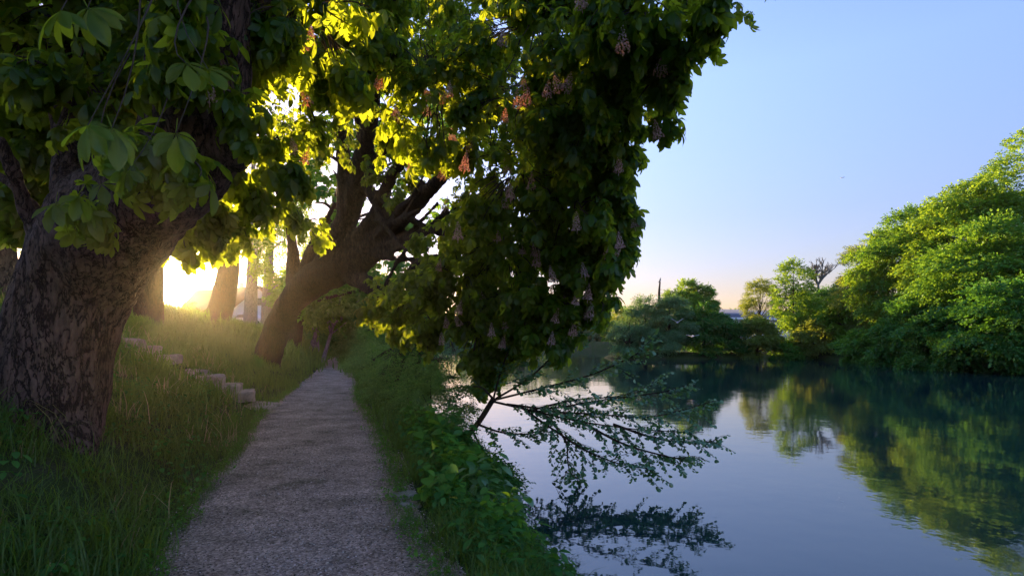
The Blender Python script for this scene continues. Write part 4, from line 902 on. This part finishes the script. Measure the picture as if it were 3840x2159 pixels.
trunk_tree('embankment_tree', 'tall leafy tree filling the gaps behind the limbs of the leaning chestnut', [(1095, 1230, 31, .45), (1130, 1100, 31, .36), (1220, 900, 31, .3), (1300, 600, 31, .2), (1330, 200, 31, .1)], [B(1250, 640, 30, 150, 150), B(1440, 520, 29, 170, 190), B(1370, 820, 30, 130, 130), B(1540, 760, 29, 150, 150), B(1500, 960, 30, 130, 120), B(1600, 1060, 29, 100, 80), B(1100, 520, 31, 150, 130), B(1300, 330, 30, 200, 190), B(1620, 560, 28, 130, 100), B(1360, 1020, 31, 100, 80), B(1180, 760, 31, 100, 90), B(1500, 250, 29, 200, 150), B(1750, 300, 28, 200, 120), B(1700, 900, 29, 110, 80)], LEAF_GREEN, BARK_DARK, PALM_S, 1.6)
trunk_tree('plane_tree', 'pale smooth trunked tree in front of the brown roofed house', [(938, 1215, 45, .55), (941, 1130, 45, .48), (945, 1040, 45, .42), (950, 850, 45, .3), (950, 600, 45, .15)], [B(985, 900, 44, 80, 110), B(1030, 780, 45, 110, 140), B(985, 1000, 43, 50, 40), B(960, 560, 45, 150, 120)], LEAF_LIME, BARK_GREY, SP_BROAD, 1.0)
trunk_tree('plane_tree', 'pale smooth trunked tree by the dark lamp post and cream gable', [(1000, 1215, 48, .52), (1003, 1130, 48, .46), (1006, 1050, 48, .4), (1015, 880, 48, .28), (1020, 650, 48, .15)], [B(1040, 1000, 46, 80, 90), B(1080, 900, 46, 100, 120), B(1010, 950, 47, 80, 90), B(1100, 700, 48, 140, 120), B(1060, 1060, 46, 60, 50)], LEAF_LIME, BARK_GREY, SP_BROAD, 1.0)
trunk_tree('embankment_tree', 'rusty brown trunk cut by the left edge of the picture', [(30, 1160, 12, .42), (15, 1060, 12, .3), (8, 950, 12, .25), (0, 820, 12, .24), (-20, 500, 12, .18), (-20, 100, 12, .1)], [B(60, 500, 12, 200, 70), B(-50, 250, 12, 220, 70), B(180, 300, 13, 150, 40)], LEAF_CHEST, BARK_OLD, PALM_S, 1.0)
trunk_tree('conifer', 'hazy blue green tree between the left edge trunk and the old chestnut', [(90, 1130, 30, .2), (95, 950, 30, .16), (100, 700, 30, .08)], [B(100, 930, 30, 60, 50), B(90, 1000, 30, 70, 50), B(110, 850, 30, 50, 40)], LEAF_WILLOW, BARK_GREY, SP_FINE, 1.3)
for px, Y, r, lb in ((440, 40, 1.4, 'small bush on the embankment crest behind the grey leaning trunk'), (560, 45, 1.2, 'low bush on the embankment crest left of the sun'), (690, 60, 1.6, 'low bush on the skyline just right of the sun'), (1060, 62, 1.8, 'green bush beside the cream gabled house')):
    x = (px - 1920) / F * Y; tree('shrub', lb, (x, Y), r * 1.5, r, LEAF_GREEN, tpl=SP_FINE, hb=0, n=500, tr=.05, nb=10, cat='shrub', group='bushes on the embankment crest')

# ------------------------------------------------------------------ steps, stones
def steps():
    T = empty('garden_steps', (-5.4, 12.25, 0), 'flight of worn pale stone steps climbing the grass embankment', 'steps')
    n = 8
    for i in range(n):
        k = -.05 + i * .37 + random.gauss(0, .03); x = -5.4 - .94 * k; y = 12.2 - .33 * k
        z = max(float(H(x - .1, y)), float(H(x + .15, y - .5)), .02) + random.uniform(-.07, .0)
        mb = MB(); w = random.uniform(.95, 1.12)
        tmp = bmesh_slab(random.uniform(.46, .6), w, random.uniform(.18, .24), i); V, Fc = tmp
        a = -.337 + math.pi + random.gauss(0, .05); a = .337 + random.gauss(0, .13); ca, sa = math.cos(a), math.sin(a); tl = random.gauss(0, .06)
        V = V @ np.array([[ca, sa, tl], [-sa, ca, 0], [0, 0, 1]]) + [x + random.gauss(0, .02) + 5.4, y + random.gauss(0, .04) - 12.25, z]
        mb.add(V, [Fc]); mb.build('step', STONE, T, False)
def bmesh_slab(a, b, c, seed, ch=.025):
    """stone slab: box with chamfered and chipped rim"""
    r = np.random.default_rng(seed); nx, ny = 6, 10; V = []; F_ = []
    xs = np.linspace(-a / 2, a / 2, nx); ys = np.linspace(-b / 2, b / 2, ny)
    for z, ins in ((c / 2, ch), (c / 2 - ch, 0), (-c / 2, 0)):
        for y in ys:
            for x in xs:
                V.append([x * (1 - ins * 2 / a), y * (1 - ins * 2 / b), z + (r.normal(0, .005) if z > 0 else 0)])
    V = np.array(V); V[:, :2] += r.normal(0, .012, (len(V), 2)); m = nx * ny
    for j in range(ny - 1):
        for i in range(nx - 1):
            k = j * nx + i; F_.append([k, k + 1, k + nx + 1, k + nx])
    rim = [i for i in range(nx)] + [j * nx + nx - 1 for j in range(1, ny)] + [(ny - 1) * nx + i for i in range(nx - 2, -1, -1)] + [j * nx for j in range(ny - 2, 0, -1)]
    for L in (0, 1):
        for p, q in zip(rim, rim[1:] + rim[:1]): F_.append([L * m + q, L * m + p, (L + 1) * m + p, (L + 1) * m + q])
    return V, np.array(F_)
steps()
def rock(name, label, p, size, mat, cat='stone', seed=0, rz=0.0, group=None):
    import bmesh
    bm = bmesh.new(); bmesh.ops.create_icosphere(bm, subdivisions=3, radius=.5)
    for v in bm.verts:
        c = v.co.copy(); k = 1 + .35 * mnoise.noise(c * 2.2 + Vector((seed * 3.1, 0, 0))) + .1 * mnoise.noise(c * 7)
        c = Vector([math.copysign(abs(a) ** .8, a) for a in c]) * k; v.co = Vector((c.x * size[0], c.y * size[1], c.z * size[2]))
    me = bpy.data.meshes.new(name); bm.to_mesh(me); bm.free(); o = link(name, me, mat, None, True); o.location = [float(a) for a in p]; o.rotation_euler[2] = rz
    return tag(o, label, cat, group)
def on(px, py, Y, dz=0.0):
    p = P(px, py, Y); p[2] = float(H(p[0], p[1])) + dz; return p
rock('flat_stone', 'larger pale flat stone sunk in the right edge of the path', on(1520, 1870, 5.4, .0), (.24, .2, .09), STONE, seed=1, rz=.4)
rock('flat_stone', 'smaller pale flat stone just below the larger one at the path edge', on(1535, 1910, 5.1, .0), (.17, .14, .07), STONE, seed=2, rz=-.3)
rock('river_rock', 'rounded grey rock at the water edge low in the picture', np.array([.17, 6.25, -.80]), (.36, .34, .3), ROCK, seed=3)
rock('river_rock', 'flat mossy rock in the dark water below the sapling', np.array([-.42, 8.25, -.82]), (.6, .4, .22), ROCK, seed=4)
rock('field_stone', 'grey lumpy stone half hidden by weeds on the bank', on(1590, 1740, 7.0, -.04), (.42, .4, .26), DARKROCK, seed=5)

# leafy plants on the bank
def leaf_simple(L, W, seed):
    v, t, q = leaflet(L, W, .35, .2, .45); return v, [t, q]
def plants():
    big = [leaf_simple(.17, .15, i) for i in range(3)]; nar = [leaf_simple(.22, .045, i) for i in range(3)]; med = [leaf_simple(.12, .07, i) for i in range(3)]
    def leafy(name, label, px, py, Y, hgt, rad, nst, nl, tp, mat, sc=1.0, z=None):
        o = on(px, py, Y, -.02);
        if z is not None: o[2] = z
        T = empty(name, o, label, 'plant', 'leafy plants on the river bank'); A = []; Bp = []; LP = []; LF = []
        for s in range(nst):
            a = random.uniform(0, 6.28); e = np.array([math.cos(a) * rad * random.uniform(.2, 1), math.sin(a) * rad * random.uniform(.2, 1), 1.35 * hgt * random.uniform(.6, 1.1)]); b = np.array([math.cos(a) * rad * .3, math.sin(a) * rad * .3, 0.0])
            A.append(b); Bp.append(e)
            for j in range(nl):
                t = (j + 1) / nl; t2 = random.uniform(0, 6.28); LP.append(b + (e - b) * t); LF.append(nrm([math.cos(t2), math.sin(t2), random.uniform(-.3, .4)]))
        V, Fc = tubes3(np.array(A), np.array(Bp), .004, .002, .03, 4); mesh_np('stems', V, Fc, LEAF_GREEN, T)
        n = len(LP); V, Fc = instance(tp, np.array(LP), np.array(LF), nrm(np.array([0, 0, 1.0]) + rng.normal(0, .25, (n, 3))), rng.uniform(.6, 1.2, n) * sc)
        mesh_np('leaves', V, Fc, mat, T, True)
    leafy('broadleaf_plant', 'clump of broad round leaves beside the lumpy bank stone', 1640, 1740, 7.4, .38, .35, 16, 7, big, LEAF_GREEN)
    leafy('broadleaf_plant', 'clump of round leaves nearest the dark water, middle of the bank', 1720, 1800, 6.9, .35, .35, 16, 7, big, LEAF_GREEN)
    leafy('nettle_plant', 'tall nettle like plants halfway down the bank', 1720, 1900, 6.2, .45, .35, 22, 10, med, LEAF_GREEN, 1.1)
    leafy('nettle_plant', 'nettle like plants leaning over the water above the grey rock', 1830, 1960, 5.7, .5, .3, 18, 10, med, LEAF_ALDER, 1.2)
    leafy('broadleaf_plant', 'low broad leaves at the path edge below the flat stones', 1640, 1980, 5.2, .28, .3, 14, 6, big, LEAF_GREEN, .8)
    leafy('broadleaf_plant', 'ivy like leaves spilling down to the grey rock', 1850, 2020, 5.5, .3, .3, 16, 7, big, LEAF_ALDER, .8)
    leafy('lance_leaved_plant', 'bright plant with long lance leaves by the water at the bottom', 1950, 2040, 5.0, .3, .2, 8, 8, nar, LEAF_LIME, .8)
    leafy('lance_leaved_plant', 'second bright lance leaved plant, closest to the bottom of the picture', 1960, 2140, 4.6, .3, .22, 8, 8, nar, LEAF_LIME, .7)
    leafy('nettle_plant', 'weeds with small leaves at the bottom of the picture between path and water', 1850, 2150, 4.7, .35, .3, 18, 9, med, LEAF_GREEN, 1.0)
    leafy('nettle_plant', 'dark weeds under the sapling foot', 1690, 1700, 8.6, .45, .4, 22, 9, med, LEAF_DARK, 1.3)
    leafy('nettle_plant', 'weeds on the bank between path and sapling foot', 1610, 1660, 8.6, .5, .4, 24, 9, med, LEAF_GREEN, 1.3)
    leafy('dock_plant', 'small plant with yellow leaves among the bank grass', 1695, 2030, 4.95, .16, .07, 3, 3, big, LEAF_YELLOW, .6)
    # low mixed ground cover that fills between them
    a = right_pts(1500, 3.2, 11, .15, .95); n = len(a)
    tp = []
    for i in range(6):
        r = np.random.default_rng(i); VV = []; FT = []; FQ = []; k = 0
        for j in range(12):
            v, (t, q) = leaf_simple(r.uniform(.04, .08), r.uniform(.03, .05), j); v = v @ rot('X', r.uniform(-.7, .5)).T @ rot('Z', r.uniform(0, 6.28)).T + [r.normal(0, .06), r.normal(0, .06), r.uniform(.02, .22)]
            VV.append(v); FT.append(t + k); FQ.append(q + k); k += len(v)
        tp.append((np.concatenate(VV), [np.concatenate(FT), np.concatenate(FQ)]))
    scatter('bank_weeds', tp, a, rng.uniform(.6, 1.5, n), LEAF_DARK)
    y = rng.uniform(2.6, 18, 900); sd_ = rng.random(900) < .5; a = np.column_stack([np.where(sd_, pL(y) + rng.normal(0, .06, 900), pR(y) - np.abs(rng.normal(0, .1, 900))), y]); scatter('path_edge_weeds', tp, a, rng.uniform(.25, .6, 900), LEAF_GREEN)
    y = rng.uniform(2.6, 18, 2600); sd_ = rng.random(2600) < .5; a = np.column_stack([np.where(sd_, pL(y) + rng.normal(.0, .07, 2600), pR(y) - np.abs(rng.normal(0, .1, 2600))), y]); scatter('path_edge_grass', NEAR_T, a, rng.uniform(.15, .5, 2600), GRASS)
    a = left_pts(2600, 2.4, 13, 5); scatter('embankment_weeds', tp, a, rng.uniform(.5, 1.1, len(a)), LEAF_DARK)
plants()

# ------------------------------------------------------------------ houses, shed, lamp
def gable_house(name, label, c, size, hw, hr, rz, wall, roof, wins=(), over=.5):
    T = empty(name, c, label, 'house'); T.rotation_euler[2] = rz; lx, ly = size[0] / 2, size[1] / 2
    m = MB(); m.box([0, 0, hw / 2], [2 * lx, 2 * ly, hw])
    m.add([[-lx, -ly, hw], [-lx, ly, hw], [-lx, 0, hr - .25], [lx, -ly, hw], [lx, ly, hw], [lx, 0, hr - .25]], [[[0, 2, 1], [3, 4, 5]], [[0, 3, 5, 2], [1, 2, 5, 4]]]); m.build('wall', wall, T)
    r = MB(); t = .22; ex = lx + over; k = (hr - hw) / ly; ey = ly + over; ze = hw - k * over
    for s in (-1, 1):
        V = [[-ex, s * ey, ze], [ex, s * ey, ze], [ex, 0, hr], [-ex, 0, hr]]; V2 = [[a, b, z + t] for a, b, z in V]
        r.add(V + V2, [[[0, 1, 2, 3], [4, 5, 6, 7], [0, 1, 5, 4], [1, 2, 6, 5], [2, 3, 7, 6], [3, 0, 4, 7]]])
    rf = r.build('roof', roof, T)
    ch = MB(); ch.box([-lx * .4, .3, hr + .3], [.7, .6, 1.4]); ch.build('chimney', WALL_W, rf)
    for (face, u, z, w, h) in wins:
        f = MB(); g = MB()
        if face == 'x': f.box([lx + .03, u, z], [.06, w + .16, h + .16]); g.box([lx + .05, u, z], [.06, w, h])
        elif face == 'y': f.box([u, -ly - .03, z], [w + .16, .06, h + .16]); g.box([u, -ly - .05, z], [w, .06, h])
        fo = f.build('window', METAL_W, T); g.build('pane', GLASS, fo)
    return T
def gp(px, Y, z=2.9): x = (px - 1920) / F * Y; return (x, Y, z)
gable_house('house', 'white house with steep brown roof behind the pale tree trunk', gp(918, 84), (8.5, 6.5), 3.2, 6.0, R_(-40), WALL_W, ROOF, (('x', 0, 3.9, .9, 1.0), ('x', -1.4, 1.3, .9, 1.1), ('y', -2, 1.4, 1, 1.1), ('y', 1.6, 1.4, 1, 1.1)))
gable_house('house', 'cream gabled house right of the lamp post, farther back', gp(1022, 98), (7, 7.5), 3.2, 6.6, R_(-95), WALL_Y, ROOF, (('x', 1.0, 1.6, 1.2, 1.2), ('x', -1.4, 1.6, 1.0, 1.2)))
gable_house('house', 'brown roofed house farthest left, half hidden by the crooked trunk', gp(835, 104), (10, 8), 3.6, 7.4, R_(-10), WALL_W, ROOF, (('y', 0, 1.8, 1.2, 1.2), ('y', 3, 1.8, 1.2, 1.2)))
def shed():
    x = (2765 - 1920) / F * 120; T = empty('shed', (x, 120, .2), 'large pale shed with dark blue roof beyond the island gap', 'building'); T.rotation_euler[2] = R_(20); lx, ly, hw, hr = 11, 7, 5.2, 7.2
    m = MB(); m.box([0, 0, hw / 2], [2 * lx, 2 * ly, hw]); m.add([[-lx, -ly, hw], [-lx, ly, hw], [-lx, 0, hr - .2], [lx, -ly, hw], [lx, ly, hw], [lx, 0, hr - .2]], [[[0, 2, 1], [3, 4, 5]]])
    for i in range(22): m.box([-lx + .5 + i, -ly - .05, hw / 2], [.12, .1, hw])
    m.build('wall', WALL_W, T); r = MB(); ex, ey = lx + .6, ly + .6
    for s in (-1, 1):
        V = [[-ex, s * ey, hw - .15], [ex, s * ey, hw - .15], [ex, 0, hr], [-ex, 0, hr]]; V2 = [[a, b, z + .3] for a, b, z in V]; r.add(V + V2, [[[0, 1, 2, 3], [4, 5, 6, 7], [0, 1, 5, 4], [1, 2, 6, 5], [2, 3, 7, 6], [3, 0, 4, 7]]])
    rf = r.build('roof', METAL_ROOF, T); g = MB(); g.box([0, -ey - .06, hw], [2 * ex, .12, .5]); g.build('fascia', METAL_W, rf)
    k = MB(); k.box([3, -3.2, 6.45], [3, 1.4, .25]); k.build('skylight', METAL_W, rf)
shed()
def lamp():
    c = gp(1018, 60, 2.95); T = empty('street_lamp', c, 'slim dark lamp post on the embankment before the cream gable', 'street lamp'); m = MB(); m.tube([[0, 0, 0], [0, 0, .6], [0, 0, .7], [0, 0, 3.4]], [.09, .09, .05, .045], 8); m.build('pole', DARKM, T)
    h = MB(); h.tube([[0, 0, 3.35], [0, 0, 3.45], [0, 0, 3.75], [0, 0, 3.85]], [.06, .16, .22, .03], 8); h.build('lamp_head', DARKM, T)
lamp()
def low_car():
    c = gp(930, 64, 2.9); T = empty('parked_car', c, 'pale car roof showing over the crest before the white house', 'car'); b = MB()
    prof = [(-2.1, .35), (-2.1, .8), (-1.4, .92), (-.8, 1.35), (.7, 1.4), (1.4, .95), (2.1, .85), (2.15, .35)]
    V = [[x, y, z] for y in (-.8, .8) for x, z in prof]; n = len(prof)
    b.add(V, [[[i, i + 1, n + i + 1, n + i] for i in range(n - 1)], ]); b.add([[0, 0, 0]] , []) ; 
    for y0 in (0, n): b.add([V[y0 + i] for i in range(n)], [np.array([list(range(n))])])
    b.build('body', METAL_W, T)
    for s in (-1, 1):
        w = MB(); w.add([[-1.2, s * .81, .95], [-.72, s * .81, 1.28], [.62, s * .81, 1.32], [1.15, s * .81, .97]], [[[0, 1, 2, 3]]]); w.build('window', GLASS, T)
        for x in (-1.35, 1.35):
            t = MB(); t.tube([[x, s * .62, .32], [x, s * .84, .32]], .32, 16); t.build('wheel', DARKM, T)
low_car()
def plane():
    b = empty('aeroplane', P(3160, 666, 3600), 'tiny aeroplane high in the blue sky over the river', 'aeroplane'); b.rotation_euler = (0, R_(-12), R_(8)); m = MB()
    m.tube([[-16, 0, 0], [-10, 0, 0], [10, 0, 0], [16, 0, 0]], [.4, 1.8, 1.8, .3], 8); m.build('fuselage', METAL_W, b, True)
    w = MB(); w.box([0, 0, -.5], [4, 30, .4]); w.build('wing', METAL_W, b); t = MB(); t.box([-14, 0, 2], [3, .4, 5]); t.box([-14.5, 0, .5], [2.4, 10, .3]); t.build('tail', METAL_W, b)
plane()

# candles of the leaning tree: at open shoot ends, the upper ones where the sun gets in
def place_flowers():
    dg = bpy.context.evaluated_depsgraph_get(); dg.update(); SV = Vector(SUND)
    for (a, b, c) in FLOWER_SPOTS:
        p = P(a, b, c); near = D2[np.linalg.norm(D2 - p, axis=1) < 3.2]; sunny = a < 2000 and b < 720
        q = p + rng.normal(0, 1, (220, 3)) * ([.42, 1.0, .34] if sunny else [.2, .7, .2]); best = None
        for cnd in q:
            if len(near) and np.min(np.linalg.norm(near - cnd - [0, 0, .08], axis=1)) > .26: continue
            v = Vector(cnd + [0, 0, .1]); cv = (Vector((0, 0, EYE)) - v); h = scene.ray_cast(dg, v + cv.normalized() * .07, cv.normalized(), distance=cv.length - .2)
            if h[0]: continue
            if best is None: best = cnd
            if not sunny: break
            h = scene.ray_cast(dg, v + SV * .07, SV)
            if not h[0]: best = cnd; break
        if best is not None: flower(T2, o2, np.array(best), random.uniform(.95, 1.25))
place_flowers()
# ------------------------------------------------------------------ evening air
def haze():
    m = bpy.data.materials.new('evening_air'); m.use_nodes = True; nt = m.node_tree; nt.nodes.clear(); MATS['evening_air'] = m
    o = nt.nodes.new('ShaderNodeOutputMaterial'); v = nt.nodes.new('ShaderNodeVolumePrincipled')
    v.inputs['Color'].default_value = (.97, .87, .72, 1); v.inputs['Density'].default_value = HAZE; v.inputs['Anisotropy'].default_value = .86  # warm tint puts the orange of the low sun into the haze colour
    nt.links.new(v.outputs[0], o.inputs['Volume'])
    b = MB(); b.box([0, 1205, 16.0], [1860, 2620, 38.0]); tag(b.build('haze', m), kind='stuff')
HAZE = 0.0002
haze()
# ------------------------------------------------------------------ sky, sun, camera
sd = nrm(np.array([660 - 1920, F, 1270 - 1068.0])); SUN = Vector(sd)
w = bpy.data.worlds.new('World'); scene.world = w; w.use_nodes = True
nt = w.node_tree; nt.nodes.clear()
out = nt.nodes.new('ShaderNodeOutputWorld'); bg = nt.nodes.new('ShaderNodeBackground')
sky = nt.nodes.new('ShaderNodeTexSky'); sky.sky_type = 'NISHITA'; sky.sun_disc = False
sky.sun_elevation = math.asin(SUN.z); sky.sun_rotation = math.atan2(SUN.x, SUN.y)
sky.air_density = 1.0; sky.dust_density = 0.6; sky.ozone_density = 2.0; sky.altitude = 100
SKY_STR = 0.15
bg.inputs[1].default_value = SKY_STR
tc = nt.nodes.new('ShaderNodeTexCoord')
dt = nt.nodes.new('ShaderNodeVectorMath'); dt.operation = 'DOT_PRODUCT'; dt.inputs[1].default_value = SUN
nt.links.new(tc.outputs['Generated'], dt.inputs[0])
def mth(op, a, b=None):
    n = nt.nodes.new('ShaderNodeMath'); n.operation = op
    for i, v in enumerate((a, b)):
        if v is None: continue
        if isinstance(v, (int, float)): n.inputs[i].default_value = v
        else: nt.links.new(v, n.inputs[i])
    return n.outputs[0]
dcl = mth('MAXIMUM', dt.outputs['Value'], 0.0)
disc = mth('MULTIPLY', mth('GREATER_THAN', dcl, math.cos(R_(.45))), 700.0)
glow = mth('MULTIPLY', mth('POWER', dcl, 260.0), 40.0)
gsum = mth('ADD', disc, glow)
gc = nt.nodes.new('ShaderNodeVectorMath'); gc.operation = 'SCALE'; gc.inputs[0].default_value = (1.0, .78, .42); nt.links.new(gsum, gc.inputs['Scale'])
addn = nt.nodes.new('ShaderNodeVectorMath'); addn.operation = 'ADD'
tint = nt.nodes.new('ShaderNodeVectorMath'); tint.operation = 'MULTIPLY'; 
sx = nt.nodes.new('ShaderNodeSeparateXYZ'); nt.links.new(tc.outputs['Generated'], sx.inputs[0])
er = ramp(nt, sx.outputs[2], [(0.0, (.56, .42, .56)), (.08, (.58, .44, .58)), (.2, (.70, .59, .80)), (.4, (1.08, .94, 1.22)), (.7, (1.15, 1.04, 1.40))])
nt.links.new(er.outputs[0], tint.inputs[1])
nt.links.new(sky.outputs[0], tint.inputs[0])
nt.links.new(tint.outputs[0], addn.inputs[0]); nt.links.new(gc.outputs[0], addn.inputs[1])
nt.links.new(addn.outputs[0], bg.inputs[0]); nt.links.new(bg.outputs[0], out.inputs[0])

sl = bpy.data.lights.new('sun', 'SUN'); sl.energy = 5.0; sl.angle = R_(.53); sl.color = (1.0, .68, .31)
so = bpy.data.objects.new('sun', sl); COL.objects.link(so); so.rotation_euler = SUN.to_track_quat('Z', 'Y').to_euler(); so.location = (-20, 30, 20)

cd = bpy.data.cameras.new('camera'); cam = bpy.data.objects.new('camera', cd); COL.objects.link(cam); scene.camera = cam
cd.sensor_width = 36; cd.lens = F / 3840 * 36; cd.shift_y = (1270 - 1079.5) / 3840; cd.clip_end = 6000; cd.clip_start = .05
cam.location = (0, 0, EYE); cam.rotation_euler = (R_(90), 0, 0)

scene.view_settings.view_transform = 'Standard'; scene.view_settings.look = 'None'; scene.view_settings.gamma = 1
scene.view_settings.exposure = 2.0
cy = scene.cycles
cy.max_bounces = 7; cy.diffuse_bounces = 4; cy.glossy_bounces = 3; cy.transmission_bounces = 5; cy.transparent_max_bounces = 4
cy.use_denoising = True
cy.caustics_reflective = False; cy.caustics_refractive = False; cy.sample_clamp_indirect = 6.0
